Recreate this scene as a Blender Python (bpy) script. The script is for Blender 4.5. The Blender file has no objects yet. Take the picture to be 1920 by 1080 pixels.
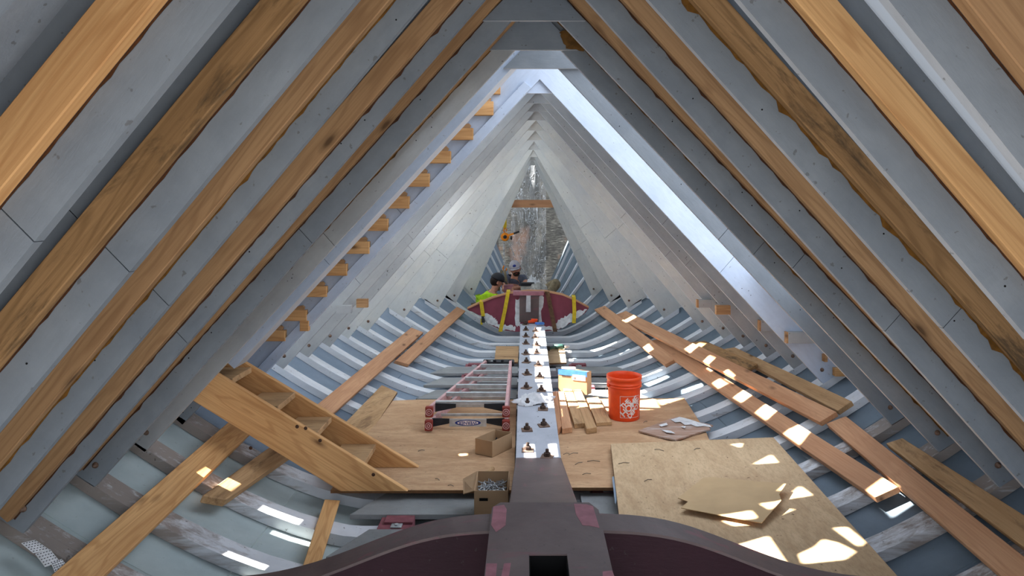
import bpy, bmesh, math, random
from mathutils import Vector, Matrix, noise
from mathutils.geometry import delaunay_2d_cdt
random.seed(7)
sc = bpy.context.scene
col = sc.collection
R = math.radians

# ------------------------------------------------------------------ camera, light, exposure
F_PX, VX, VY = 1300.0, 985.0, 385.0
cam_d = bpy.data.cameras.new('camera'); cam = bpy.data.objects.new('camera', cam_d); col.objects.link(cam)
cam_d.sensor_width = 36; cam_d.lens = F_PX/1920*36; cam_d.clip_start = .02; cam_d.clip_end = 200
cam_d.shift_x = -(VX-960)/1920; cam_d.shift_y = -(540-VY)/1920          # level camera, verticals stay upright
CAM = Vector((-.115, 0, 1.93))
cam.location = CAM; cam.rotation_euler = (math.pi/2, 0, 0)
sc.camera = cam

world = bpy.data.worlds.new('sky'); sc.world = world; world.use_nodes = True
wn = world.node_tree; wn.nodes.clear()
wo = wn.nodes.new('ShaderNodeOutputWorld'); bg = wn.nodes.new('ShaderNodeBackground')
wtc = wn.nodes.new('ShaderNodeTexCoord'); wsp = wn.nodes.new('ShaderNodeSeparateXYZ'); wr = wn.nodes.new('ShaderNodeValToRGB')
wr.color_ramp.elements[0].position = .45; wr.color_ramp.elements[0].color = (.42, .40, .38, 1)
wr.color_ramp.elements[1].position = .75; wr.color_ramp.elements[1].color = (.80, .88, 1, 1)
wm = wn.nodes.new('ShaderNodeMath'); wm.operation = 'MULTIPLY_ADD'; wm.inputs[1].default_value = .5; wm.inputs[2].default_value = .5
wn.links.new(wtc.outputs['Generated'], wsp.inputs[0]); wn.links.new(wsp.outputs['Z'], wm.inputs[0]); wn.links.new(wm.outputs[0], wr.inputs[0])
wn.links.new(wr.outputs[0], bg.inputs[0]); bg.inputs[1].default_value = 3.0; wn.links.new(bg.outputs[0], wo.inputs[0])

SUN_DIR = Vector((.66, -.13, -.74)).normalized()
sl = bpy.data.lights.new('sun', 'SUN'); sl.energy = 32; sl.angle = R(.6); sl.color = (1, .95, .86)
so = bpy.data.objects.new('sun', sl); col.objects.link(so); so.location = (-6, 4, 8)
so.rotation_euler = SUN_DIR.to_track_quat('-Z', 'Y').to_euler()
sc.view_settings.view_transform = 'Standard'; sc.view_settings.look = 'None'
sc.view_settings.exposure = .58; sc.view_settings.gamma = 1; sc.view_settings.use_curve_mapping = False

# ------------------------------------------------------------------ hull lines (metres; x across, y forward)
Y0, DY = 4.54, .5055
def st(n): return Y0+DY*n
#      n:  kink   half   end z  power  apex z
LINES = {-9:(1.10,2.30,.494,1.55,3.25), -5:(1.10,2.30,.494,1.55,3.15), -4:(1.10,2.30,.494,1.55,3.07), -3:(1.10,2.30,.494,1.55,3.0), -2:(1.10,2.30,.494,1.55,2.93), 0:(1.10,2.30,.494,1.55,2.93), 2:(1.08,2.27,.50,1.55,2.94), 3:(1.05,2.23,.50,1.52,2.935),
 4:(1.02,2.17,.49,1.50,2.93), 5:(.98,2.11,.485,1.48,2.91), 6:(.92,2.05,.475,1.45,2.86), 7:(.87,1.95,.465,1.42,2.80), 8:(.81,1.84,.455,1.4,2.78),
 9:(.72,1.70,.45,1.4,2.77), 10:(.62,1.55,.44,1.38,2.755), 11:(.52,1.38,.43,1.36,2.745), 12:(.43,1.18,.44,1.34,2.72), 13:(.35,.95,.48,1.3,2.68),
 14:(.27,.78,.60,1.2,2.65), 15:(.22,.72,.78,1.15,2.6), 16:(.18,.66,.86,1.1,2.6), 18:(.12,.55,.92,1.1,2.6), 22:(.10,.5,.95,1.1,2.6)}
KEYS = sorted(LINES)
def par(Y):
    n = (Y-Y0)/DY
    n = max(KEYS[0], min(KEYS[-1], n))
    for a, b in zip(KEYS, KEYS[1:]):
        if a <= n <= b:
            t = (n-a)/(b-a); return [p+(q-p)*t for p, q in zip(LINES[a], LINES[b])]
# the legs near the camera stand steeper, and not quite alike left and right: n: (half width, apex z)
SIDE = {-1: {-9:(2.28,3.34), -6:(2.29,3.30), -5:(2.30,3.254), -4:(2.31,3.247), -3:(2.31,3.167), -2:(2.31,3.08), -1:(2.33,3.025), 0:(2.36,3.05), 2:(2.27,2.94)},
         1: {-9:(2.14,3.26), -6:(2.18,3.22), -5:(2.24,3.12), -4:(2.29,3.047), -3:(2.25,2.997), -2:(2.30,2.93), 2:(2.27,2.94)}}
def spar(side, Y):
    k, b, ze, p, za = par(Y); n = (Y-Y0)/DY
    if n < 2:
        T = SIDE[side]; ks = sorted(T); n = max(n, ks[0])
        for a, c in zip(ks, ks[1:]):
            if a <= n <= c:
                t = (n-a)/(c-a); b = T[a][0]+(T[c][0]-T[a][0])*t; za = T[a][1]+(T[c][1]-T[a][1])*t; break
    return k, b, ze, p, za
def prof(x, Y):
    k, b, ze, p, _ = par(Y); x = abs(x)
    return 0.0 if x <= k else ze*((x-k)/(b-k))**p

# ------------------------------------------------------------------ reading points of the place
def ray(px, py): return Vector(((px-VX)/F_PX, 1, (VY-py)/F_PX)).normalized()
def atY(px, py, Y): d = ray(px, py); return CAM+d*((Y-CAM.y)/d.y)
def atZ(px, py, z): d = ray(px, py); return CAM+d*((z-CAM.z)/d.z)
def atX(px, py, x): d = ray(px, py); return CAM+d*((x-CAM.x)/d.x)
def at_plane(px, py, p0, n): d = ray(px, py); return CAM+d*((p0-CAM).dot(n)/d.dot(n))
def atF(px, py, lift=0.0):
    d = ray(px, py); t = .5
    while t < 20:
        p = CAM+d*t
        if p.z < prof(p.x, p.y)+lift: break
        t += .02
    lo, hi = t-.02, t
    for _ in range(12):
        m = (lo+hi)/2; p = CAM+d*m
        if p.z < prof(p.x, p.y)+lift: hi = m
        else: lo = m
    return CAM+d*hi

# ------------------------------------------------------------------ materials
def lin(c):
    return tuple(((v/255)/12.92 if v/255 <= .04045 else ((v/255+.055)/1.055)**2.4) for v in c)+(1,)
MATS = {}
def base_mat(name, rough=.7, spec=.3):
    m = bpy.data.materials.new(name); m.use_nodes = True; nt = m.node_tree
    b = nt.nodes['Principled BSDF']; b.inputs['Roughness'].default_value = rough
    b.inputs['Specular IOR Level'].default_value = spec
    MATS[name] = m
    return m, nt, b
def node(nt, t, **kw):
    n = nt.nodes.new(t)
    for k, v in kw.items(): setattr(n, k, v)
    return n
def vec_src(nt, scale, rnd=True):
    tc = node(nt, 'ShaderNodeTexCoord'); mp = node(nt, 'ShaderNodeMapping'); mp.inputs['Scale'].default_value = scale
    nt.links.new(tc.outputs['Object'], mp.inputs['Vector'])
    if rnd:
        oi = node(nt, 'ShaderNodeObjectInfo'); mu = node(nt, 'ShaderNodeMath', operation='MULTIPLY'); mu.inputs[1].default_value = 57
        nt.links.new(oi.outputs['Random'], mu.inputs[0]); nt.links.new(mu.outputs[0], mp.inputs['Location'])
    return mp.outputs['Vector']
def noise_n(nt, vec, scale, detail=4, rough=.55, dist=0):
    n = node(nt, 'ShaderNodeTexNoise'); n.inputs['Scale'].default_value = scale; n.inputs['Detail'].default_value = detail
    n.inputs['Roughness'].default_value = rough; n.inputs['Distortion'].default_value = dist; nt.links.new(vec, n.inputs['Vector'])
    return n.outputs['Fac']
def ramp(nt, fac, stops):
    r = node(nt, 'ShaderNodeValToRGB'); el = r.color_ramp.elements
    while len(el) < len(stops): el.new(.5)
    for e, (p, c) in zip(el, stops): e.position = p; e.color = c if len(c) == 4 else c+(1,)
    nt.links.new(fac, r.inputs[0]); return r.outputs[0]
def mix(nt, fac, a, b, mode='MIX'):
    n = node(nt, 'ShaderNodeMix', data_type='RGBA', blend_type=mode)
    for s, v in ((0, fac), (6, a), (7, b)):
        if isinstance(v, (int, float)): n.inputs[s].default_value = v
        elif isinstance(v, tuple): n.inputs[s].default_value = v
        else: nt.links.new(v, n.inputs[s])
    return n.outputs[2]
def bump(nt, b, h, strength=.3, dist=.01):
    bp = node(nt, 'ShaderNodeBump'); bp.inputs['Strength'].default_value = strength; bp.inputs['Distance'].default_value = dist
    nt.links.new(h, bp.inputs['Height']); nt.links.new(bp.outputs[0], b.inputs['Normal'])
K = (0, 0, 0, 1); Wt = (1, 1, 1, 1)
def paint(name, c, c2=None, rough=.65, speck=.5, streak=True, wear=None, wear_lo=.62, wear_hi=.68):
    m, nt, b = base_mat(name, rough)
    v = vec_src(nt, (1, 4, 4) if streak else (1, 1, 1)); v1 = vec_src(nt, (1, 1, 1))
    n1 = noise_n(nt, v1, 2.2, 6, .65, .4)
    cc = lin(c); c2 = lin(c2) if c2 else tuple(x*.78 for x in cc[:3])+(1,)
    colr = ramp(nt, n1, [(.3, c2), (.7, cc)])
    n2 = noise_n(nt, v, 9, 5, .6)
    colr = mix(nt, ramp(nt, n2, [(.35, (.16,.16,.16,1)), (.6, K)]), colr, tuple(x*.6 for x in cc[:3])+(1,))
    sp = noise_n(nt, v1, 38, 2, .5)
    spf = ramp(nt, sp, [(.70, K), (.74, (speck, speck, speck, 1))])
    colr = mix(nt, spf, colr, lin((78, 72, 68)))
    if wear:
        w1 = noise_n(nt, vec_src(nt, (.7, 5, 5)), 3.0, 7, .7, .3)
        wf = ramp(nt, w1, [(wear_lo, K), (wear_hi, Wt)])
        colr = mix(nt, wf, colr, lin(wear))
    nt.links.new(colr, b.inputs['Base Color'])
    bump(nt, b, noise_n(nt, v, 16, 6, .65), .25, .006)
    return m
def wood(name, light, dark, rough=.65, knots=1.0, grain=1.0, stain=None):
    m, nt, b = base_mat(name, rough, .25)
    v = vec_src(nt, (.55, 5, 5)); v2 = vec_src(nt, (.7, 34, 34)); v3 = vec_src(nt, (1, 1, 1))
    # cathedral grain: rings of a distorted field
    n0 = noise_n(nt, v, 1.6, 2, .5, .3)
    mu = node(nt, 'ShaderNodeMath', operation='MULTIPLY'); mu.inputs[1].default_value = 62; nt.links.new(n0, mu.inputs[0])
    sn = node(nt, 'ShaderNodeMath', operation='SINE'); nt.links.new(mu.outputs[0], sn.inputs[0])
    l, d = lin(light), lin(dark)
    mid = tuple((x+y)/2 for x, y in zip(l, d))
    base = ramp(nt, n0, [(.3, mid), (.62, l)])
    gf = ramp(nt, sn.outputs[0], [(.25, K), (1.0, (.42*grain, .42*grain, .42*grain, 1))])
    colr = mix(nt, gf, base, d)
    n2 = noise_n(nt, v2, 3, 4, .6)
    colr = mix(nt, ramp(nt, n2, [(.42, K), (.72, (.5,.5,.5,1))]), colr, d)
    vo = node(nt, 'ShaderNodeTexVoronoi'); vo.inputs['Scale'].default_value = 1.0
    nt.links.new(vec_src(nt, (2.2, 6, 6)), vo.inputs['Vector'])
    kf = ramp(nt, vo.outputs['Distance'], [(.045, (knots*.9,)*3+(1,)), (.10, (knots*.35,)*3+(1,)), (.17, K)])
    colr = mix(nt, kf, colr, tuple(x*.35 for x in d[:3])+(1,))
    if stain:
        sf = ramp(nt, noise_n(nt, vec_src(nt, (1, 5, 5)), 2.4, 7, .72, .4), [(.52, K), (.66, (.8,.8,.8,1))])
        colr = mix(nt, sf, colr, lin(stain))
    nt.links.new(colr, b.inputs['Base Color'])
    bump(nt, b, n2, .3, .004)
    return m
def ply(name, c, c2, specks=.6):
    m, nt, b = base_mat(name, .8, .15)
    v = vec_src(nt, (1, 3.2, 1)); v1 = vec_src(nt, (1, 1, 1))
    n1 = noise_n(nt, v, 1.8, 7, .68, 1.2); n2 = noise_n(nt, v, 20, 6, .75, .3)
    colr = ramp(nt, n1, [(.32, lin(c2)), (.66, lin(c))])
    colr = mix(nt, ramp(nt, n2, [(.38, (.36,.36,.36,1)), (.54, K)]), colr, tuple(x*.66 for x in lin(c2)[:3])+(1,))
    sp = noise_n(nt, v1, 30, 3, .6)
    colr = mix(nt, ramp(nt, sp, [(.68, K), (.73, (specks,)*3+(1,))]), colr, lin((84, 62, 46)))
    nt.links.new(colr, b.inputs['Base Color']); bump(nt, b, n2, .25, .004)
    return m
def plain(name, c, rough=.5, metal=0, var=.12, scale=20, emit=0):
    m, nt, b = base_mat(name, rough); b.inputs['Metallic'].default_value = metal
    cc = lin(c); n1 = noise_n(nt, vec_src(nt, (1, 1, 1)), scale, 4)
    nt.links.new(ramp(nt, n1, [(.3, tuple(x*(1-var*2) for x in cc[:3])+(1,)), (.7, tuple(min(1, x*(1+var)) for x in cc[:3])+(1,))]), b.inputs['Base Color'])
    bump(nt, b, n1, .1, .003)
    return m

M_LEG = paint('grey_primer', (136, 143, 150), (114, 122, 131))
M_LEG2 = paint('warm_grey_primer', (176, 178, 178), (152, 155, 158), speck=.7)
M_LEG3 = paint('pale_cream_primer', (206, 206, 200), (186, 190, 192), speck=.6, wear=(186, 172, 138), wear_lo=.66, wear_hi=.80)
M_LEGB = paint('sky_lit_blue_primer', (196, 208, 226), (178, 192, 212), speck=.3)  # skylight from the roof opening is put into this pale blue
M_EDGE_LIT = paint('bounce_lit_edge', (198, 202, 208), (176, 182, 190), speck=.5)  # floor bounce light painted onto leg and gusset edges
def rib_paint(name, lo, hi):
    m, nt, b = base_mat(name, .7)
    v = vec_src(nt, (.8, 6, 6)); v1 = vec_src(nt, (1, 1, 1))
    n1 = noise_n(nt, v, 3.2, 7, .7, .3)
    tc = node(nt, 'ShaderNodeTexCoord'); sx = node(nt, 'ShaderNodeSeparateXYZ'); nt.links.new(tc.outputs['Object'], sx.inputs[0])
    ab = node(nt, 'ShaderNodeMath', operation='ABSOLUTE'); nt.links.new(sx.outputs[0], ab.inputs[0])
    mr = node(nt, 'ShaderNodeMapRange'); mr.inputs[1].default_value = lo; mr.inputs[2].default_value = hi; mr.inputs[3].default_value = -.24; mr.inputs[4].default_value = .24; nt.links.new(ab.outputs[0], mr.inputs[0])
    ad = node(nt, 'ShaderNodeMath', operation='ADD'); nt.links.new(n1, ad.inputs[0]); nt.links.new(mr.outputs[0], ad.inputs[1])
    base = ramp(nt, noise_n(nt, v1, 4, 5), [(.3, lin((196, 200, 206))), (.7, lin((224, 226, 230)))])
    c = mix(nt, ramp(nt, ad.outputs[0], [(.42, K), (.70, Wt)]), base, lin((140, 130, 124)))
    c = mix(nt, ramp(nt, noise_n(nt, v1, 40, 2), [(.70, K), (.75, (.7,.7,.7,1))]), c, lin((80, 72, 66)))
    nt.links.new(c, b.inputs['Base Color']); bump(nt, b, n1, .25, .005)
    return m
M_RIBN = rib_paint('white_rib_paint_worn_ends', 1.35, 2.1)
M_RIB = paint('white_rib_paint', (226, 228, 232), (204, 208, 214), speck=.7, wear=(150, 138, 128), wear_lo=.60, wear_hi=.72)
M_RIBW = paint('worn_rib_paint', (176, 172, 170), (146, 140, 138), speck=.8, wear=(120, 106, 96), wear_lo=.46, wear_hi=.60)
M_SKIN = paint('blue_grey_panel_paint', (138, 152, 168), (122, 138, 155), speck=.2, streak=False)
M_SKIN_SHADE = paint('shaded_panel_paint', (116, 130, 142), (100, 114, 128), speck=.2, streak=False)  # same panel paint, darkened to paint in the shade on the right
M_SKINN = paint('pale_green_grey_panel_paint', (184, 196, 196), (168, 182, 184), speck=.2, streak=False)
M_WALL = paint('grey_cladding_paint', (150, 158, 168), (120, 128, 138))
M_SOLE = paint('grey_sole_board', (150, 152, 152), (118, 120, 122), wear=(128, 116, 106), wear_lo=.6, wear_hi=.75)
M_KEEL = paint('keel_light_paint', (186, 190, 200), (160, 165, 176), speck=.9, streak=False)
M_FIR = wood('fir_batten', (190, 150, 108), (144, 106, 72))
M_FIR2 = wood('honey_fir', (226, 178, 122), (176, 122, 72))
M_FIRD = wood('dirty_fir', (176, 136, 92), (112, 82, 50), stain=(70, 58, 42))
M_PINK = wood('pink_fir_board', (206, 158, 120), (164, 112, 78), grain=.5)
M_TAN = wood('tan_board', (196, 160, 118), (148, 110, 72), grain=.6, stain=(120, 90, 62))
M_OLD = wood('old_grey_wood', (150, 138, 124), (98, 84, 70), stain=(70, 60, 50))
M_PLY = ply('plywood', (204, 168, 132), (176, 138, 104))
M_PLYL = ply('pale_plywood', (210, 182, 146), (186, 156, 122), .8)
M_PLYE = plain('plywood_edge', (120, 86, 56), .8)
M_CARD = plain('cardboard', (178, 146, 112), .85, 0, .06, 6)
M_CARD2 = plain('pale_cardboard', (196, 166, 126), .85, 0, .05, 5)
M_CARDD = plain('cardboard_inside', (128, 100, 74), .9, 0, .08, 8)
M_MAR = paint('maroon_primer', (112, 74, 82), (88, 56, 64), rough=.6, speck=.5, wear=(112, 92, 90), wear_lo=.58, wear_hi=.74)
M_MARD = paint('shaded_maroon_primer', (56, 26, 36), (40, 18, 26), rough=.65, speck=.3)  # the web's weaker light is put into this darker maroon
M_MARG = paint('worn_maroon_grey', (114, 98, 96), (88, 74, 74), rough=.5, speck=.6, streak=False, wear=(124, 82, 88), wear_lo=.56, wear_hi=.66)
M_MARP = plain('fresh_maroon_patch', (164, 108, 118), .6)
M_MARB = paint('bulkhead_maroon', (146, 72, 88), (118, 56, 70), speck=.2, streak=False)
M_CHK = plain('chock_maroon', (132, 76, 84), .7)
M_SCRAP = wood('scrap_tan', (186, 156, 138), (140, 108, 90), grain=.4, stain=(206, 200, 196))
M_WHT = plain('white_primer', (226, 228, 230), .7)
M_GLUE = plain('brown_glue', (112, 78, 34), .35, 0, .25, 30)
M_GLUED = plain('dark_brown_glue', (74, 46, 28), .4, 0, .25, 30)
M_RUST = plain('rusty_steel', (136, 112, 98), .7, .4, .25, 40)
M_NUT = plain('dark_rusty_nut', (84, 68, 60), .7, .3, .2, 40)
M_STEEL = plain('galvanised_steel', (180, 184, 188), .4, .7)
M_ALU = plain('aluminium', (196, 200, 204), .35, .6)
M_BLK = plain('black_plastic', (34, 36, 42), .5)
M_HOLE = plain('unlit_hole', (6, 5, 6), .9)
M_ORA = plain('orange_plastic', (244, 84, 36), .38, 0, .04)
M_FIBR = plain('pale_red_fibreglass', (206, 164, 164), .55)
M_RFOOT = plain('dark_red_foot', (142, 56, 46), .6)
M_BLUE = plain('blue_ink', (40, 56, 130), .5)
M_BTAPE = plain('blue_tape', (66, 120, 196), .6)
M_WHITE = plain('white_print', (240, 226, 220), .6)
M_YEL = plain('yellow_webbing', (214, 186, 46), .8)
M_BRN = plain('brown_webbing', (112, 84, 62), .85, 0, .3)
M_HOIST = plain('orange_enamel', (240, 140, 20), .45)
M_LIME = plain('lime_cloth', (176, 222, 40), .9)
M_TEE = plain('slate_cloth', (92, 96, 112), .95)
M_KHAKI = plain('khaki_cloth', (134, 120, 96), .95, 0, .2)
M_SKINP = plain('skin', (196, 140, 116), .6)
M_HAIR = plain('dark_hair', (44, 34, 30), .9)
M_CAPG = plain('grey_cap_cloth', (176, 172, 180), .9)
M_RAG = plain('white_rag', (214, 216, 220), .95)
M_GREEN = plain('green_tool', (50, 84, 78), .5)
M_VISE = plain('grey_tool_case', (168, 166, 160), .6)

m, nt, b = base_mat('added_fill_film', .5)
b.inputs['Base Color'].default_value = lin((222, 226, 230))
tr = node(nt, 'ShaderNodeBsdfTranslucent'); tr.inputs[0].default_value = (.50, .53, .56, 1); ms = node(nt, 'ShaderNodeMixShader'); ms.inputs[0].default_value = .45
nt.links.new(b.outputs[0], ms.inputs[1]); nt.links.new(tr.outputs[0], ms.inputs[2]); nt.links.new(ms.outputs[0], nt.nodes['Material Output'].inputs[0])
M_FILL_FILM = m  # translucent cladding added to let daylight in and brighten the hull

# ------------------------------------------------------------------ builders
Wm = {}
def frame_of(o): return Wm[o.name]
def tag(o, label=None, cat=None, group=None, kind=None):
    for k, v in (('label', label), ('category', cat), ('group', group), ('kind', kind)):
        if v: o[k] = v
    return o
def link(o, Mw, parent=None):
    col.objects.link(o)
    if parent is not None:
        o.parent = parent; o.matrix_parent_inverse = Matrix.Identity(4)
        o.matrix_local = Wm[parent.name].inverted() @ Mw
    else: o.matrix_world = Mw
    Wm[o.name] = Mw.copy()
    return o
def thing(name, label, cat, loc, group=None, kind=None):
    o = bpy.data.objects.new(name, None); o.empty_display_size = .1
    link(o, Matrix.Translation(loc)); return tag(o, label, cat, group, kind)
def axes(x, z=None):
    x = Vector(x).normalized(); z = Vector(z if z is not None else (0, 0, 1))
    y = z.cross(x)
    if y.length < 1e-4: y = Vector((0, 1, 0)).cross(x)
    y.normalize(); z = x.cross(y)
    return Matrix((x, y, z)).transposed()
def mesh(name, verts, faces, mat, parent=None, xdir=(1, 0, 0), zdir=None, smooth=False, bevel=0, mats=None, midx=None):
    """verts in world space; the object gets its own frame with local x along xdir"""
    vs = [Vector(v) for v in verts]; c = sum(vs, Vector())/len(vs)
    Mw = Matrix.Translation(c) @ axes(xdir, zdir).to_4x4(); inv = Mw.inverted()
    me = bpy.data.meshes.new(name); me.from_pydata([inv @ v for v in vs], [], faces)
    me.materials.append(mat)
    for m in (mats or []): me.materials.append(m)
    bm = bmesh.new(); bm.from_mesh(me); bmesh.ops.recalc_face_normals(bm, faces=bm.faces)
    if midx:
        bm.faces.ensure_lookup_table()
        for i, k in enumerate(midx): bm.faces[i].material_index = k
    if smooth:
        for f in bm.faces: f.smooth = True
    if bevel: bmesh.ops.bevel(bm, geom=list(bm.edges), offset=bevel, segments=1, affect='EDGES', clamp_overlap=True)
    bm.to_mesh(me); bm.free()
    return link(bpy.data.objects.new(name, me), Mw, parent)
def prism(name, loop, off, mat, parent=None, xdir=(1, 0, 0), zdir=None, bevel=0, **kw):
    n = len(loop); off = Vector(off); a = [Vector(p) for p in loop]; b = [p+off for p in a]
    fs = [list(range(n)), list(range(2*n-1, n-1, -1))]+[[i, (i+1) % n, n+(i+1) % n, n+i] for i in range(n)]
    return mesh(name, a+b, fs, mat, parent, xdir, zdir, bevel=bevel, **kw)
def box(name, c, size, mat, parent=None, rot=None, bevel=.002, **kw):
    c = Vector(c); A = rot if rot is not None else Matrix.Identity(3); hx, hy, hz = [s/2 for s in size]
    vs = [c+A @ Vector((sx*hx, sy*hy, sz*hz)) for sx in (-1, 1) for sy in (-1, 1) for sz in (-1, 1)]
    fs = [[0,1,3,2],[4,6,7,5],[0,4,5,1],[2,3,7,6],[0,2,6,4],[1,5,7,3]]
    return mesh(name, vs, fs, mat, parent, A @ Vector((1, 0, 0)), A @ Vector((0, 0, 1)), bevel=bevel, **kw)
def bar(name, p, q, w, t, mat, parent=None, up=(0, 0, 1), bevel=.002):
    p, q = Vector(p), Vector(q); A = axes(q-p, up)
    return box(name, (p+q)/2, ((q-p).length, w, t), mat, parent, A, bevel)
def lathe(name, prof_, c, mat, parent=None, seg=24, axis=(0, 0, 1), smooth=True, close=True):
    c = Vector(c); A = axes(axis, (0, 1, 0) if abs(Vector(axis).normalized().y) < .9 else (0, 0, 1))
    ax, u, v = A.col[0], A.col[1], A.col[2]; vs = []; fs = []
    for r, h in prof_:
        for i in range(seg):
            a = 2*math.pi*i/seg; vs.append(c+ax*h+(u*math.cos(a)+v*math.sin(a))*r)
    for j in range(len(prof_)-1):
        for i in range(seg): fs.append([j*seg+i, j*seg+(i+1) % seg, (j+1)*seg+(i+1) % seg, (j+1)*seg+i])
    if close: fs.append(list(range(seg))); fs.append([(len(prof_)-1)*seg+i for i in range(seg)])
    return mesh(name, vs, fs, mat, parent, smooth=smooth)
def tube(name, pts, r, mat, parent=None, seg=8, flat=None):
    pts = [Vector(p) for p in pts]; vs = []; fs = []
    for k, p in enumerate(pts):
        d = (pts[min(k+1, len(pts)-1)]-pts[max(k-1, 0)]).normalized(); A = axes(d, flat if flat else (0, .3, 1))
        rr = r[k] if isinstance(r, (list, tuple)) else r
        ry, rz = (rr, rr) if not isinstance(rr, tuple) else rr
        for i in range(seg):
            a = 2*math.pi*(i+.5)/seg; vs.append(p+A.col[1]*math.cos(a)*ry+A.col[2]*math.sin(a)*rz)
    for k in range(len(pts)-1):
        for i in range(seg): fs.append([k*seg+i, k*seg+(i+1) % seg, (k+1)*seg+(i+1) % seg, (k+1)*seg+i])
    fs.append(list(range(seg))); fs.append([(len(pts)-1)*seg+i for i in range(seg)])
    return mesh(name, vs, fs, mat, parent, smooth=seg > 4)
def merged(name, parts, mat, parent=None, **kw):
    """parts: list of (verts, faces)"""
    vs, fs = [], []
    for v, f in parts:
        o = len(vs); vs += v; fs += [[i+o for i in ff] for ff in f]
    return mesh(name, vs, fs, mat, parent, **kw)
def box_vf(c, size, A=None):
    c = Vector(c); A = A or Matrix.Identity(3); hx, hy, hz = [s/2 for s in size]
    vs = [c+A @ Vector((sx*hx, sy*hy, sz*hz)) for sx in (-1, 1) for sy in (-1, 1) for sz in (-1, 1)]
    return vs, [[0,1,3,2],[4,6,7,5],[0,4,5,1],[2,3,7,6],[0,2,6,4],[1,5,7,3]]

# ------------------------------------------------------------------ floor skin (panels)
YF0, YF1 = 1.0, st(18)
def reach(Y): k, b, ze, p, za = par(Y); return b+.30
floor = thing('floor', None, None, (0, 4, -.07), kind='structure')
yb = [YF0, 2.1, 3.27, 4.79, 6.31, 7.82, 9.34, 10.85, 12.4, YF1]
xb = [-1.0, -.62, -.24, .24, .62, 1.0]
def skin_panel(y0, y1, s0, s1):
    ny = 6; nx = 7; g = .0025; vs = []; fs = []
    for k in range(2):
        for j in range(ny+1):
            Y = y0+g+(y1-y0-2*g)*j/ny; r = reach(Y)
            for i in range(nx+1):
                s = s0+(s1-s0)*i/nx; x = s*r
                x += g*(1-2*i/nx)
                vs.append(Vector((x, Y, prof(x, Y)-.07-k*.018)))
    N = (nx+1)*(ny+1)
    for j in range(ny):
        for i in range(nx):
            a = j*(nx+1)+i; fs.append([a, a+1, a+nx+2, a+nx+1]); a += N; fs.append([a, a+nx+1, a+nx+2, a+1])
    rim = [i for i in range(nx+1)]+[j*(nx+1)+nx for j in range(1, ny+1)]+[ny*(nx+1)+i for i in range(nx-1, -1, -1)]+[j*(nx+1) for j in range(ny-1, 0, -1)]
    for a, b in zip(rim, rim[1:]+rim[:1]): fs.append([a, b, b+N, a+N])
    return mesh('panel', vs, fs, M_SKINN if y0 < 4.7 and s0 < .2 else M_SKIN_SHADE if s0 > .2 else M_SKIN, floor)
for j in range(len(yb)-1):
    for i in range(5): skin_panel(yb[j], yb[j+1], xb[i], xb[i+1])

# ------------------------------------------------------------------ side cladding, left openings shaped to cast the sun patches
LW = .286                                            # leg width
def lw(Y):                                             # the far legs are sawn wider
    t = (Y-st(5))/(st(6.5)-st(5)); return LW+.07*max(0, min(1, t))
def wall_pt(side, u, Y, off=0):
    k, b, ze, p, za = spar(side, Y)
    d = Vector((b, 0, ze-za)).normalized(); nrm = Vector((-d.z, 0, d.x))
    foot = Vector((b, 0, ze))+nrm*(lw(Y)+.004+off); foot.z -= .10; foot.x += .02
    top = Vector((0, 0, za+(lw(Y)+.004+off)/nrm.z))
    q = foot.lerp(top, u); return Vector((side*q.x, Y, q.z))
def to_wall(p):
    """where the sun ray through p enters the left cladding -> (u, Y)"""
    lo, hi = 0.0, 8.0
    def side_of(t):
        q = p-SUN_DIR*t; f = wall_pt(-1, 0, q.y); e = wall_pt(-1, 1, q.y)
        return (e.x-f.x)*(q.z-f.z)-(e.z-f.z)*(q.x-f.x)        # > 0 outside the left cladding
    for _ in range(40):
        m = (lo+hi)/2
        if side_of(m) > 0: hi = m
        else: lo = m
    q = p-SUN_DIR*hi; f = wall_pt(-1, 0, q.y); t = wall_pt(-1, 1, q.y)
    return ((q.z-f.z)/(t.z-f.z), q.y)
def in_poly(x, y, P):
    c = False; j = len(P)-1
    for i in range(len(P)):
        (xi, yi), (xj, yj) = P[i], P[j]
        if (yi > y) != (yj > y) and x < (xj-xi)*(y-yi)/(yj-yi)+xi: c = not c
        j = i
    return c
NB0, NBn = None, None
b0, b1, b2 = atZ(1145, 832, .15), atZ(1450, 820, .27), atZ(1160, 962, .15)
NB0 = b0; NBn = (b1-b0).cross(b2-b0).normalized()
ATB = lambda x, y: at_plane(x, y, NB0, NBn)
ATP = lambda x, y: atZ(x, y, .11)
ATL = lambda x, y: atF(x, y, .06)
ATS = lambda x, y: atZ(x, y, .155)
ATK = lambda x, y: atZ(x, y, .22)
ATH = lambda x, y: atF(x, y, .145)
ATR = lambda x, y: Vector((x, y, prof(x, y)))
ATC = lambda x, y: at_plane(x, y, NB0+Vector((0, 0, .028)), NBn)
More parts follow.
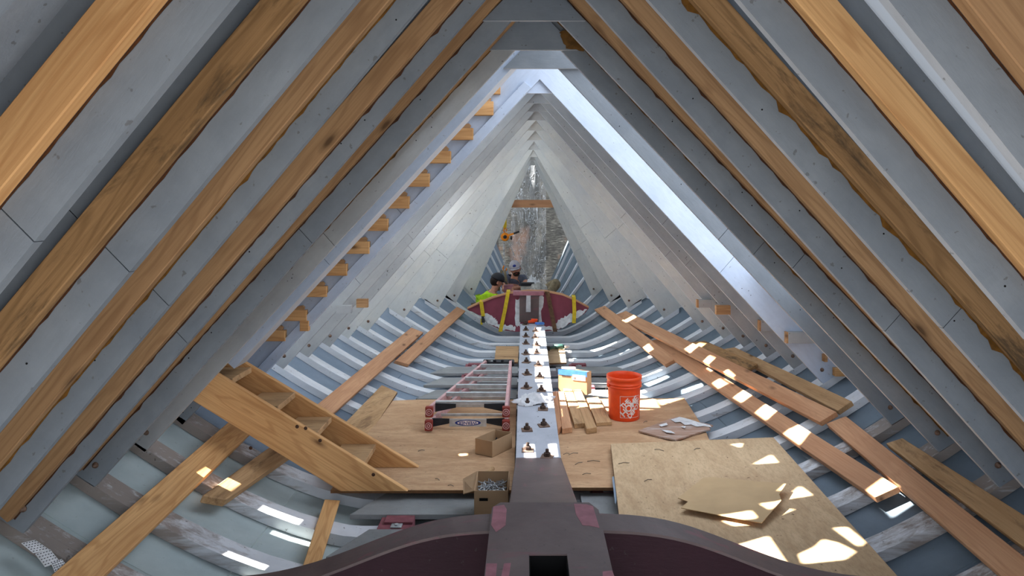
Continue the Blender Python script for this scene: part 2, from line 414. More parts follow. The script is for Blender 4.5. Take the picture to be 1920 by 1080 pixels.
PATCH = [
 (ATB, [(1530,1026),(1545,1012),(1570,1018),(1602,1034),(1582,1048),(1506,1056),(1500,1040)]),
 (ATB, [(1564,990),(1583,985),(1620,1016),(1611,1024)]),
 (ATB, [(1378,1024),(1440,1006),(1478,1062),(1430,1048)]),
 (ATB, [(1472,936),(1500,912),(1522,928)]), (ATB, [(1414,870),(1446,853),(1458,867)]),
 (ATC, [(1346,967),(1410,960),(1420,971),(1386,984)]), (ATB, [(1348,990),(1377,993),(1356,998)]),
 (ATB, [(1438,958),(1490,954),(1455,968)]), (ATB, [(1372,833),(1392,831),(1388,839)]),
 (ATL, [(1472,815),(1497,796),(1524,808),(1500,836)]), (ATL, [(1420,777),(1440,761),(1462,772),(1440,791)]),
 (ATL, [(1378,748),(1399,733),(1416,742),(1394,758)]), (ATL, [(1338,720),(1351,712),(1367,722),(1350,731)]),
 (ATL, [(1622,915),(1655,892),(1684,912),(1644,937)]), (ATH, [(1350,700),(1364,692),(1377,703),(1368,709)]),
 (ATH, [(1316,680),(1331,667),(1342,672),(1325,686)]), (ATH, [(1285,655),(1310,640),(1322,642),(1295,663)]),
 (ATL, [(1205,655),(1218,646),(1226,656),(1212,664)]),
 (ATP, [(1090,774),(1120,758),(1228,748),(1238,768),(1140,770)]), (ATS, [(1034,734),(1134,733),(1140,745),(1037,746)]), (ATS, [(1042,751),(1140,750),(1143,759),(1044,760)]), (ATS, [(1040,766),(1052,766),(1054,782),(1044,782)]), (ATP, [(1232,750),(1284,746),(1240,760)]),
 (ATP, [(1024,708),(1186,708),(1212,732),(1172,742),(1026,741)]), (ATP, [(1030,745),(1172,744),(1168,762),(1036,760)]),
 (ATK, [(1008,618),(1018,618),(1043,742),(1031,742)]), (ATP, [(1020,640),(1056,640),(1062,670),(1026,670)]),
 (ATP, [(1010,675),(1070,678),(1074,700),(1016,700)]),
 (ATR, [(-1.94,3.99),(-1.73,3.99),(-1.72,4.11),(-1.93,4.11)]), (ATR, [(-1.67,3.99),(-1.44,3.99),(-1.43,4.11),(-1.66,4.11)]),
 (ATR, [(-1.66,3.50),(-1.45,3.50),(-1.44,3.58),(-1.64,3.58)]),
 (ATK, [(985,834),(1001,833),(1003,858),(985,858)]), (ATK, [(1030,833),(1042,832),(1045,856),(1033,857)]),
 (ATP, [(861,851),(876,850),(876,854),(862,855)]),
 (ATL, [(1150,650),(1166,640),(1172,644),(1156,656)]), (ATL, [(1190,700),(1230,684),(1240,690),(1200,706)]),
 (ATL, [(1262,712),(1300,700),(1302,706),(1262,720)]), (ATL, [(1100,648),(1140,630),(1150,634),(1110,652)]),
 (ATL, [(1170,604),(1190,592),(1196,598),(1178,608)]), (ATL, [(1300,556),(1340,548),(1340,560),(1310,566)]),
]
HOLES = []
for f, poly in PATCH:
    P = [to_wall(f(x, y)) for x, y in poly]
    HOLES.append(P)
def wall(side, name):
    YA, YB = -.6, st(18)+.1  # carried on past the last legs to shut out direct sun
    HS = HOLES if side < 0 else []
    pts = []; edges = []; YS = (1, 2, st(-4), 4, 5, st(2), 6, 7, 8, 9, 10, 10.5, 11, 11.3, 12, 13, YB)
    def add(loop):
        i0 = len(pts); pts.extend(Vector(p) for p in loop); edges.extend((i0+i, i0+(i+1) % len(loop)) for i in range(len(loop)))
    outer = [(0, YA)]+[(0, y) for y in YS]+[(1, y) for y in reversed(YS)]+[(1, YA)]
    add(outer)
    
    for q in (2, -4): pts += [Vector((0, st(q))), Vector((1, st(q)))]; edges.append((len(pts)-2, len(pts)-1))
    for H in HS: add(H)
    gap = [(.30, st(-1)+.06), (.30, st(2)-.03), (1, st(2)-.03), (1, st(-1)+.06)]
    if side > 0: add(gap)
    r = delaunay_2d_cdt(pts, edges, [], 1, 1e-6)
    V, Fc = r[0], r[2]; keep = []
    for f in Fc:
        cx = sum(V[i].x for i in f)/len(f); cy = sum(V[i].y for i in f)/len(f)
        if any(in_poly(cx, cy, H) for H in HS): continue
        if side > 0 and in_poly(cx, cy, gap): continue
        keep.append(list(f))
    me = bpy.data.meshes.new(name)
    me.from_pydata([wall_pt(side, max(0, v.x), v.y) for v in V], [], keep)
    me.materials.append(M_WALL); me.materials.append(M_FILL_FILM)
    bm = bmesh.new(); bm.from_mesh(me)
    for f in bm.faces: f.material_index = 1 if side > 0 or f.calc_center_median().y > st(2) else 0
    bmesh.ops.recalc_face_normals(bm, faces=bm.faces)
    bm.faces.ensure_lookup_table(); outward = Vector((side, 0, 1))
    if sum(f.normal.dot(outward) for f in bm.faces) < 0: bmesh.ops.reverse_faces(bm, faces=bm.faces)
    bm.to_mesh(me); bm.free()
    o = link(bpy.data.objects.new(name, me), Matrix.Identity(4))
    s = o.modifiers.new('thickness', 'SOLIDIFY'); s.thickness = .012; s.offset = 1
    return tag(o, kind='structure')
wall(-1, 'wall_left'); wall(1, 'wall_right')

# ------------------------------------------------------------------ hull frames: rib + two legs + gusset
def rib_mesh(name, n, yy0, yy1, mat, parent, dz=0, h=.066):
    Y = st(n); k, b, ze, p, za = par(Y); N = 34; r = b+.20
    xs = sorted(set([-r+(2*r)*i/N for i in range(N+1)]+[-k, k])); top = []; bot = []
    vs = []
    for x in xs:
        z = prof(x, Y)+dz
        for yy, zz in ((yy0, z), (yy1, z), (yy1, z-h), (yy0, z-h)): vs.append(Vector((x, Y+yy, zz)))
    fs = []
    for i in range(len(xs)-1):
        for q in range(4): fs.append([4*i+q, 4*i+(q+1) % 4, 4*i+4+(q+1) % 4, 4*i+4+q])
    fs.append([0, 1, 2, 3]); L = 4*(len(xs)-1); fs.append([L, L+1, L+2, L+3])
    return mesh(name, vs, fs, mat, parent)
def ooze(p0, p1, out, frontn, parent, mat, amp=.022):
    """irregular squeeze-out bead lying on the face along p0-p1"""
    p0, p1 = Vector(p0), Vector(p1); L = (p1-p0).length; N = int(L/.035); a = []; c = []
    sd = random.random()*50
    for i in range(N+1):
        q = p0.lerp(p1, i/N)
        w = .003+amp*max(0, noise.noise(Vector((i*.55+sd, 0, 0)))*1.2+.12)+.003*random.random()
        a.append(q); c.append(q+out*w)
    vs = a+c+[v+frontn*.002 for v in a]+[v+frontn*.002 for v in c]; M = N+1; fs = []
    for i in range(N):
        fs += [[i, i+1, M+i+1, M+i], [2*M+i, 3*M+i, 3*M+i+1, 2*M+i+1], [M+i, M+i+1, 3*M+i+1, 3*M+i]]
    return mesh('glue_smear', vs, fs, mat, parent)
LABEL_LEG = {-8:'grey hull frame almost overhead, nearest to the camera',
 -7:'grey hull frame just past the camera, cut by the top corners of the view',
 -6:'large grey hull frame carrying the widest fir battens at the upper corners',
 -5:'grey hull frame whose left batten ends in dark mould stains',
 -4:'grey hull frame whose right batten is dirty and mossy at the edge',
 -3:'grey hull frame with clean orange battens just before the flat topped gussets',
 -2:'grey hull frame with slim batten and gusset edge at the very top of the view',
 -1:'grey hull frame with brown glue smears beside its gusset',
 0:'grey hull frame right before the roof opening, thick pale left inner edge',
 1:'lone floor rib without legs beneath the roof opening',
 2:'pale blue lit hull frame carrying a ladder of orange cleats on the left',
 3:'hull frame just behind the pale blue lit one',
 4:'second hull frame behind the pale blue lit one',
 5:'last dark grey hull frame before the cream coloured ones',
 6:'first cream coloured hull frame, counted from the camera',
 7:'second cream coloured hull frame, its foot beside the far plank ends',
 8:'lone white floor rib between the second and third cream frames',
 9:'third cream coloured hull frame, wide pale legs',
 10:'lone white floor rib between the third and fourth cream frames',
 11:'fourth cream hull frame, in front of the maroon bulkhead',
 12:'fifth cream hull frame, beside the maroon bulkhead',
 13:'narrowest and farthest hull frame with legs, behind the maroon bulkhead',
 14:'first of the short V shaped ribs behind the bulkhead', 15:'second of the short V shaped ribs behind the bulkhead',
 16:'third of the short V shaped ribs behind the bulkhead', 17:'farthest of the short V shaped ribs, next to the tarp'}
def leg(n, side, parent, mat, batten, bmat, zcut=None, zfrom=None, thick=.030):
    Y = st(n); LW = lw(Y) if n in (7, 9, 11, 12, 13) else .286; k, b, ze, p, za = spar(side, Y)
    S = lambda x, z, y=Y: Vector((side*x, y, z))
    d = Vector((-b, 0, za-ze)); d.normalize(); nrm = Vector((d.z, 0, -d.x))   # along, outward (x>0 side)
    foot_i = Vector((b, 0, ze)); foot_o = foot_i+nrm*LW; top_i = Vector((0, 0, za)); top_o = Vector((0, 0, za+LW/nrm.z))
    def cut(zc): t = (zc-ze)/(za-ze); return foot_i.lerp(top_i, t)
    ai = foot_i if zfrom is None else cut(zfrom); ao = ai+nrm*LW
    if zfrom is None:
        while ao.z > prof(ao.x, Y)-.004 and ao.x < b+.6: ao = ao-d*.01
    ti, to = (top_i, top_o) if zcut is None else (cut(zcut), cut(zcut)+nrm*LW)
    flip = lambda v, y: Vector((side*v.x, y, v.z))
    fl0 = lambda v: Vector((side*v.x, 0, v.z))
    Lt = (ti-ai).length; xd = fl0(d); par_ = []
    js = random.uniform(.3, .55) if Lt > 1.5 else None
    def quad(a, b_, c, e):
        a, b_, c, e = [flip(v, Y) for v in (a, b_, c, e)]; o = Vector((0, thick, 0))
        return [a, b_, c, e, a+o, b_+o, c+o, e+o], [[0,1,2,3],[7,6,5,4],[0,4,5,1],[1,5,6,2],[2,6,7,3],[3,7,4,0]]
    if js:
        g = d*.0015; m = ai+d*(Lt*js)
        sk = d*.03
        parts = [quad(ai, m-g, m-g+nrm*LW+sk, ao), quad(m+g, ti, to, m+g+nrm*LW+sk)]
    else: parts = [quad(ai, ti, to, ao)]
    edge = [0, 0, 1, 0, 0, 0]*len(parts)
    L = merged('leg', parts, mat, parent, xdir=xd, mats=[M_EDGE_LIT if side > 0 or thick > .1 else mat], midx=edge)
    if batten:
        wi = {-4: .085, -3: .072}.get(n, .104) if side < 0 else .104; ww = .092 if n > -6 else .10; t = .04
        s = ai+nrm*wi+d*(.03 if zfrom is None else 0); e_t = (Vector((0, 0, 0)))
        # ends on the centre line
        lt = (s.x)/(-d.x); e1 = s+d*(lt-.002); s2 = s+nrm*ww; lt2 = s2.x/(-d.x); e2 = s2+d*(lt2-.002)
        lp = [flip(v, Y-.001) for v in (s, e1, e2, s2)]
        Bt = prism('batten', lp, (0, -t, 0), bmat, L, xdir=xd, bevel=.003)
        ooze(flip(s, Y-.0005), flip(e1, Y-.0005), fl0(-nrm), Vector((0, -1, 0)), L, M_GLUE if n in (-4, -1) else M_GLUED, .035 if n == -4 and side > 0 else .010 if n > -5 else .005)
    if zfrom is None:
        q = ai+d*.09+nrm*.07; c = flip(q, Y)
        lathe('bolt', [(0.016, 0), (.016, -.004), (.009, -.005), (.009, -.016), (.001, -.017)], c, M_RUST, L, 10, (0, 1, 0))
        # few screw holes / nail heads
        for _ in range(3):
            tt = random.uniform(.2, .8)*Lt; q = ai+d*tt+nrm*random.uniform(.03, .09); c = flip(q, Y)
            lathe('screw', [(0.0032, 0), (.0032, -.0012), (.001, -.0015)], c, M_HOLE, L, 8, (0, 1, 0))
    return L
def gusset(n, parent, mat, drop=.108, half=None):
    Y = st(n)+.031; k, b, ze, p, za = par(st(n)); tn = b/(za-ze)
    drop = {-2: .065, -1: .10}.get(n, drop); zb = za-drop; hw = (za-zb)*tn+.16; zt = za+.22
    xt = max(.05, hw-(zt-zb)*tn)
    c = {-1: -.07, -2: -.07}.get(n, 0.0)
    if n <= 0: Y = st(n)-.020; hw = .26; zt = zb+.195; xt = .07
    loop = [Vector((c-hw, Y, zb)), Vector((c+hw, Y, zb)), Vector((c+xt, Y, zt)), Vector((c-xt, Y, zt))]
    return prism('gusset', loop, (0, .0195, 0), mat, parent, mats=[M_EDGE_LIT], midx=[0, 0, 1, 0, 0, 0])
FR = {}
for n in range(-8, 18):
    Y = st(n)
    t = thing('hull_frame' if n not in (1, 8, 10, 14, 15, 16, 17) else 'floor_rib', LABEL_LEG[n], 'frame' if n not in (1, 8, 10, 14, 15, 16, 17) else 'rib', (0, Y, 0), 'transverse frames of the hull')
    FR[n] = t
    if Y > 2.3:
        rm = M_RIBN if n <= 0 else M_RIB
        rb = rib_mesh('rib', n, .0, .072, rm, t)
        rib_mesh('lamination', n, .075, .145, rm, rb, dz=-.002)
    if n in (1, 8, 10) or n >= 14: continue
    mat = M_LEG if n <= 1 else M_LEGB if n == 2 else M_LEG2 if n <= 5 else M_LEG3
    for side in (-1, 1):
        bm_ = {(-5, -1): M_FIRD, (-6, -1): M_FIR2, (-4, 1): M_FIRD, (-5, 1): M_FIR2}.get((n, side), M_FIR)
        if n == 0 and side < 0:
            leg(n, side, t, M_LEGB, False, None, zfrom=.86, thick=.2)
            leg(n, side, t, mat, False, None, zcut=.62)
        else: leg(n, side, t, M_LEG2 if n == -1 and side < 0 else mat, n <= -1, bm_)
    gusset(n, t, mat)

# brown glue smears round the gussets of the frames overhead
def smear(pts, Y, n, mat=M_GLUE):
    pts2 = []
    for i in range(len(pts)):
        a, b = Vector(pts[i]), Vector(pts[(i+1) % len(pts)])
        for k in range(4):
            q = a.lerp(b, k/4); pts2.append(q+Vector((random.uniform(-1.6, 1.6), random.uniform(-1.6, 1.6))))
    prism('glue_smear', [atY(x, y, Y) for x, y in pts2], (0, -.002, 0), mat, FR[n])
smear([(1050,60),(1066,56),(1094,86),(1096,97),(1062,90),(1052,72)], st(-1)-.0205, -1)
smear([(922,96),(958,96),(952,106),(940,115),(930,108)], st(0)-.0005, 0)
smear([(1064,38),(1118,38),(1122,46),(1066,50)], st(-1)-.001, -1, M_GLUED)
smear([(1064,93),(1100,93),(1096,99),(1074,98)], st(0)-.0005, 0)

# cleats fixed to the faces of the frames
fr = FR[2]; Yb = st(2)
steps = [(938,150,176),(925,190,216),(887,240,262),(845,283,306),(805,325,350),(767,368,391),(727,410,433),(692,453,476),(650,495,517),(612,537,557),(574,582,602),(534,620,640)]
for i, (xr, yt, yb_) in enumerate(steps):
    w = 44
    f = lambda x, y: atY(x, y, Yb-.05)
    bl = prism('cleat', [f(xr-w, yt), f(xr, yt), f(xr, yb_), f(xr-w, yb_)], (0, .048, 0), M_FIR2, fr, bevel=.002)
    g = lambda x, y: atY(x, y, Yb-.042)
    if i: prism('wedge', [g(xr-w+6, yt), g(xr-6, yt), g(xr-4, yt-5), g(xr-8, yt-9), g(xr-w+14, yt-3)], (0, .036, 0), M_FIR, bl, bevel=.001)
# painted facing strip on the inner edge of the left leg of this frame
k, b, ze, p, za = par(Yb); d = Vector((b, 0, za-ze)).normalized(); ni = Vector((-d.z, 0, d.x))
a = Vector((-b, Yb-.001, ze))+d*.02; e = a+d*((za-ze)/d.z-.12)
prism('facing_strip', [a, e, e+ni*.075, a+ni*.075], (0, -.03, 0), M_LEGB, fr, xdir=d, bevel=.002)
def small_block(n, x0, x1, y0, y1, mat, endmat=None):
    Y = st(n)-.001; f = lambda x, y: atY(x, y, Y-.05)
    o = prism('cleat', [f(x0, y0), f(x1, y0), f(x1, y1), f(x0, y1)], (0, .05, 0), mat, FR[n], bevel=.0015)
    if endmat: prism('cleat_end', [f(x0-3, y0), f(x0, y0), f(x0, y1), f(x0-3, y1)], (0, .05, 0), endmat, o)
small_block(5, 1310, 1335, 562, 577, M_LEG2, M_FIR); small_block(4, 1343, 1370, 573, 590, M_FIR)
small_block(3, 1427, 1456, 601, 621, M_LEG2, M_FIR); small_block(2, 1478, 1535, 623, 644, M_LEG2, M_FIR)
small_block(2, 1546, 1552, 665, 679, M_FIR); small_block(2, 1566, 1592, 691, 706, M_FIR2)
small_block(2, 562, 578, 602, 621, M_FIR2); small_block(3, 630, 658, 573, 588, M_LEG2); small_block(4, 668, 689, 561, 577, M_FIR)

# ------------------------------------------------------------------ keel
keel = thing('keel', 'long grey keel timber running down the middle, studded with rusty bolts', 'keel', (0, 7, 0))
def keel_sec(px0, px1, py, z): return atZ(px0, py, z), atZ(px1, py, z)
l1, r1 = keel_sec(967, 1052, 858, .22); l2, r2 = keel_sec(975.5, 1020, 607, .25)
kt = prism('beam', [l1, r1, r2, l2], (0, 0, -.215), M_KEEL, keel, xdir=(0, 1, 0), bevel=.003)
c0 = atY(955, 943, 3.15); c1 = atY(1083, 943, 3.15)
g_ = Vector((0, -.003, 0))
prism('ramp', [c0, c1, r1+g_, l1+g_], (0, 0, -.20), M_MARG, keel, xdir=(0, 1, 0), bevel=.003)
bolts = [(986,621),(986,633),(986,646),(986,665),(987,680),(988,702),(987,727),(989,757),(988,804),(989.5,841),(985,611),
 (1004,623),(1003,635),(1006,649),(1006,663),(1009,686),(1012,708),(1015,732),(1018,766),(1019.5,796),(1026,853)]
def keel_z(Y): t = (Y-l1.y)/(l2.y-l1.y); return l1.z+(l2.z-l1.z)*t
for i, (bx, by) in enumerate(bolts):
    p = atZ(bx, by, .235); p.z = keel_z(p.y)
    a = random.uniform(-.5, .5); Rm = Matrix.Rotation(a, 3, 'Z')
    w = box('washer_plate', p+Vector((0, 0, .004)), (.082, .082, .008), M_RUST, keel, Rm, .001)
    lathe('nut', [(.024, .0), (.024, .022), (.020, .025)], p+Vector((0, 0, .008)), M_NUT, w, 6, (0, 0, 1), smooth=False)
    lathe('stud', [(.012, 0), (.012, .045), (.009, .048)], p+Vector((0, 0, .008)), M_NUT, w, 10)

# ------------------------------------------------------------------ foreground block and arched floor timber (maroon)
arch = thing('arched_floor_timber', 'dark maroon arched timber crossing the foreground with a square slotted centre block', 'timber', (0, 3, 0))
zt = .60
B = [atZ(x, y, zt) for x, y in ((923,946),(935,942),(1108,942),(1121,950))]
yn = 2.28
def row(p, q, y): t = (y-p.y)/(q.y-p.y); return p.lerp(q, t)
nl = Vector((atZ(908, 1080, zt).x-.0, 2.49, zt)); nr = Vector((atZ(1150, 1080, zt).x, 2.49, zt))
hx0, hx1 = atZ(992, 1039, zt).x, atZ(1063, 1039, zt).x; hy1 = atZ(1027, 1039, zt).y; hy0 = hy1-.16
xl, xr_ = nl.x, nr.x
# the block with a real mortise: ring of boxes
yk = 2.20
def slab(x0, x1, y0, y1, z0, z1, nm, mat, parent, bev=.003):
    return box(nm, ((x0+x1)/2, (y0+y1)/2, (z0+z1)/2), (x1-x0, y1-y0, z1-z0), mat, parent, None, bev)
yf = B[1].y
vs = []; outer = [Vector((xl, yk, zt)), Vector((xr_, yk, zt)), Vector((B[3].x, B[3].y-.03, zt)), Vector((B[3].x-.035, yf, zt)), Vector((B[0].x+.035, yf, zt)), Vector((B[0].x, B[0].y-.03, zt))]
inner = [Vector((hx0, hy0, zt)), Vector((hx1, hy0, zt)), Vector((hx1, hy1, zt)), Vector((hx0, hy1, zt))]
pts = [Vector((v.x, v.y)) for v in outer+inner]
eds = [(i, (i+1) % 6) for i in range(6)]+[(6+i, 6+(i+1) % 4) for i in range(4)]
r = delaunay_2d_cdt(pts, eds, [], 1, 1e-6); V, Fc = r[0], r[2]; hp = [(v.x, v.y) for v in inner]
keepf = [list(f) for f in Fc if not in_poly(sum(V[i].x for i in f)/len(f), sum(V[i].y for i in f)/len(f), hp)]
N = len(V); H = .34
vs = [Vector((v.x, v.y, zt)) for v in V]+[Vector((v.x, v.y, zt-H)) for v in V]
fs = keepf+[[N+i for i in reversed(f)] for f in keepf]
ec = {}
for f in keepf:
    for a, b in zip(f, f[1:]+f[:1]): ec[(a, b)] = 1
for (a, b) in ec:
    if (b, a) not in ec: fs.append([a, b, b+N, a+N])
blk = mesh('centre_block', vs, fs, M_MARG, arch)
slab(hx0-.01, hx1+.01, hy0-.01, hy1+.01, zt-H-.02, zt-H+.0, 'slot_bottom', M_HOLE, blk)
for a_ in ((hx0, hx0+.004, hy0, hy1), (hx1-.004, hx1, hy0, hy1), (hx0, hx1, hy1-.004, hy1), (hx0, hx1, hy0, hy0+.004)):
    slab(*a_, zt-H, zt-.006, 'slot_shade', M_HOLE, blk, 0)  # black sides paint in the darkness of the slot
def patch_on(pts_, z, mat, parent, nm='paint_patch'):
    return prism(nm, [atZ(x, y, z) for x, y in pts_], (0, 0, .0012), mat, parent)
patch_on([(925,950),(945,947),(950,955),(948,985),(930,998),(921,985)], zt+.0002, M_MARP, blk)
patch_on([(1076,945),(1100,946),(1112,950),(1124,990),(1105,986),(1092,985),(1080,965)], zt+.0002, M_MARP, blk)
patch_on([(912,1057),(932,1057),(929,1090),(909,1090)], zt+.0002, M_MARP, blk)
patch_on([(945,1057),(958,1056),(953,1090),(938,1090)], zt+.0002, M_MARP, blk)
patch_on([(1130,1072),(1148,1070),(1155,1090),(1130,1090)], zt+.0002, M_MARP, blk)
def arch_z(x):
    x = abs(x)
    pts_ = [(0,.572),(.2,.572),(.4,.562),(.55,.535),(.7,.485),(.85,.425),(1.0,.368),(1.15,.325),(1.3,.298),(1.5,.285),(1.8,.28),(2.1,.28)]
    for (a, za_), (b, zb_) in zip(pts_, pts_[1:]):
        if a <= x <= b:
            t = (x-a)/(b-a); t2 = t; return za_+(zb_-za_)*t2
    return .28
ya1, ya0 = 3.06, 2.90
for side in (-1, 1):
    x_in = -(B[0].x) if side < 0 else B[3].x
    N = 28; xs = [x_in-.04+(1.75-x_in+.04)*i/N for i in range(N+1)]; cz = [sum(arch_z(min(2, max(0, x+dx))) for dx in (-.08, -.04, 0, .04, .08))/5 for x in xs]
    def strip(nm, y0, y1, z_hi, z_lo, mat, par_):
        vs = []; fs = []
        for x, z in zip(xs, cz):
            for yy, zz in ((y0, z_hi(z)), (y1, z_hi(z)), (y1, z_lo(z)), (y0, z_lo(z))): vs.append(Vector((side*x, yy, zz)))
        for i in range(len(xs)-1):
            for q in range(4): fs.append([4*i+q, 4*i+(q+1) % 4, 4*i+4+(q+1) % 4, 4*i+4+q])
        fs.append([0, 1, 2, 3]); L = 4*N; fs.append([L, L+1, L+2, L+3])
        return mesh(nm, vs, fs, mat, par_)
    rim = strip('arch_cap', ya0, ya1, lambda z: z, lambda z: z-.012, M_MARG, arch)
    strip('web_plank', ya0+.03, ya1-.02, lambda z: z-.0125, lambda z: min(z-.05, .27), M_MARD, arch)
    strip('lower_web_plank', ya0-.03, ya1-.02, lambda z: min(z-.06, .26), lambda z: -.0, M_MARD, arch)

# ------------------------------------------------------------------ sole boards, chocks
def sole(n, xl, xr, z, label, grp='grey sole boards between the ribs'):
    ya, yb_ = st(n)+.17, st(n+1)-.02
    loop = [Vector((xl-.06, ya, z)), Vector((xr, ya, z)), Vector((xr, yb_, z)), Vector((xl+.10, yb_, z))]
    if xl > 0: loop = [Vector((xl, ya, z)), Vector((xr+.06, ya, z)), Vector((xr-.10, yb_, z)), Vector((xl, yb_, z))]
    o = prism('sole_board', loop, (0, 0, -.03), M_SOLE, None, bevel=.002)
    return tag(o, label, 'board', grp)
for n, s in ((-2, 'partly behind the maroon arch'), (-1, 'in front of the plywood and stair foot'), (3, 'half under the ladder feet'), (4, 'under the lower ladder steps, left'), (5, 'under the upper ladder steps, left'), (6, 'nearest the ladder top, left')):
    sole(n, -1.12, -.20, .055, f'grey painted sole board left of the keel, {s}')
for n, s in ((-2, 'beside the maroon block'), (-1, 'under the front edge of the right plywood'), (4, 'just beyond the right plywood sheet'), (5, 'sunlit behind the orange bucket'), (6, 'sunlit beside the parcel with blue tape')):
    sole(n, .24, 1.05, .055, f'grey painted sole board right of the keel, {s}')
def chock(x, Y, label, z0=.0):
    t = thing('chock', label, 'chock', (x, Y, z0), 'maroon chocks on the ribs')
    A = (x, Y+.07, z0+.024); box('lower_block', A, (.20, .16, .047), M_CHK, t)
    box('upper_block', (x+.015, Y+.10, z0+.055), (.17, .09, .014), M_CHK, t)
    pl = box('plate', (x+.01, Y+.03, z0+.052), (.065, .055, .006), M_STEEL, t, None, .001)
    lathe('nut', [(.012, 0), (.012, .008)], (x+.01, Y+.03, z0+.055), M_STEEL, pl, 6, smooth=False)
for n, s in ((-2, 'lowest'), (-1, 'below the stair foot'), (0, 'under the plywood front edge'), (4, 'first beyond the plywood, under the ladder'), (5, 'second beyond the plywood, under the ladder'), (6, 'third beyond the plywood, under the ladder'), (7, 'beside the ladder top')):
    chock(-.88 if n < 2 else -.72, st(n), f'maroon chock with steel plate left of the keel, {s}')
for n, s in ((-1, 'in shade before the plywood'), (0, 'at the plywood front edge'), (5, 'behind the bucket'), (6, 'in the sun beside the parcel'), (7, 'farthest')):
    chock(.42 if n < 2 else .50, st(n), f'maroon chock with steel plate right of the keel, {s}')

# ------------------------------------------------------------------ plywood sheets
def sheet(name, pts_, thick, mat, label, cat, z=None, f=None, bevel=.001, edge=M_PLYE, grp=None, xdir=(1, 0, 0)):
    loop = [f(x, y) for x, y in pts_] if f else [atZ(x, y, z) for x, y in pts_]
    n = len(loop)
    o = prism(name, loop, (0, 0, -thick), mat, None, xdir=xdir, mats=[edge], midx=[0, 0]+[1]*n)
    return tag(o, label, cat, grp)
PZ = .11
L = [Vector((-1.36, 4.43, PZ)), Vector((-.188, 4.43, PZ)), Vector((-.196, 6.5, PZ)), Vector((-1.10, 6.5, PZ)), Vector((-1.38, 6.46, PZ))]
o = prism('plywood_sheet', L, (0, 0, -.02), M_PLY, None, mats=[M_PLYE], midx=[0, 0]+[1]*5); tag(o, 'large plywood sheet left of the keel, under the ladder and stair foot', 'plywood')
Rr = [Vector((.135, 4.47, PZ)), Vector((1.20, 4.47, PZ)), Vector((1.34, 5.6, PZ)), Vector((1.385, 6.55, PZ)), Vector((.15, 6.5, PZ))]
o = prism('plywood_sheet', Rr, (0, 0, -.02), M_PLY, None, mats=[M_PLYE], midx=[0, 0]+[1]*5); tag(o, 'brown plywood sheet right of the keel, under the orange bucket', 'plywood')
# battens carrying the sheets
for x, s in ((-1.2, 'left'), (-.35, 'left, by the keel'), (.35, 'right, by the keel'), (1.15, 'right')):
    tag(bar('support_batten', (x, 4.6, .073), (x, 6.4, .073), .06, .032, M_FIR), f'hidden fir batten carrying the plywood, {s}', 'batten', 'battens under the plywood')
# big pale board lying at right
corners = [(1145,832),(1450,820)]
q0 = ATB(1145, 832); q1 = ATB(1450, 820); q3 = q0+(ATB(1160, 962)-q0)*1.95; q2 = ATB(1690, 1088)
q3b = Vector((q3.x, q3.y, q3.z))
pb = prism('plywood_board', [q0, q1, q2, q3b], (0, 0, -.018), M_PLYL, None, xdir=(0, 1, 0), mats=[M_PLYE], midx=[0, 0]+[1]*4)
tag(pb, 'pale plywood board in the right foreground with sun patches and a cardboard piece on it', 'plywood')
edgep = prism('paint_edge', [ATB(1147.5, 895), ATB(1151, 893), ATB(1156, 935), ATB(1155, 945), ATB(1153, 943)], (0, 0, .001), M_SKIN, pb)
# strip of plywood at the left plus small ones
sheet('plywood_strip', [(716,722),(745,735),(690,818),(648,792)], .018, M_TAN, 'brown plywood offcut strip leaning between the stair and the plywood sheet', 'plywood', f=lambda x, y: atF(x, y, .05), xdir=(.3, 1, 0))
sheet('plywood_square', [(930,649),(973,649),(971,679),(927,679)], .018, M_TAN, 'small square of plywood left of the keel beyond the ladder', 'plywood', z=.05)
sheet('plywood_square', [(1022,650),(1058,651),(1062,680),(1024,681)], .018, M_PLYL, 'small sunlit plywood piece right of the keel near the drill', 'plywood', z=.05)
# cardboard
cs = prism('cardboard_sheet', [ATB(x, y)+Vector((0, 0, h)) for x, y, h in ((1319,899,.012),(1337,898,.012),(1400,910,.03),(1474,923,.05),(1461,943,.05),(1465,955,.05),(1428,991,.03),(1350,976,.03),(1277,962,.03),(1290,950,.03),(1271,943,.03))], (0, 0, -.004), M_CARD2)
tag(cs, 'flat piece of tan cardboard lying on the pale plywood board', 'cardboard')
# torn board
tp = [(1197,807),(1230,795),(1262,783),(1275,781),(1292,788),(1298,787),(1312,792),(1325,794),(1337,797),(1329,801),(1332,805),(1321,807),(1300,814),(1290,817),(1268,824),(1235,818)]
tb = prism('torn_board', [atZ(x, y, PZ+.02+.006*math.sin(x*.1)) for x, y in tp], (0, 0, -.012), M_SCRAP); tag(tb, 'jagged scrap board with white paint flakes lying on the right plywood', 'scrap')
for P in ([(1235,797),(1250,793),(1252,797),(1240,800)], [(1262,786),(1275,783),(1290,790),(1278,792),(1268,789)], [(1276,800),(1286,799),(1284,803)], [(1240,806),(1258,808),(1266,813),(1250,811)], [(1304,793),(1324,797),(1312,800)]):
    prism('paint_flake', [atZ(x, y, PZ+.0275) for x, y in P], (0, 0, .002), M_WHT, tb)
prism('paint_flake', [atZ(x, y, PZ+.027) for x, y in ((1258,787),(1274,782),(1284,784),(1298,788),(1312,793),(1330,797),(1334,801),(1318,799),(1306,800),(1296,796),(1284,797),(1276,791),(1266,792))], (0, 0, .002), M_WHT, tb)

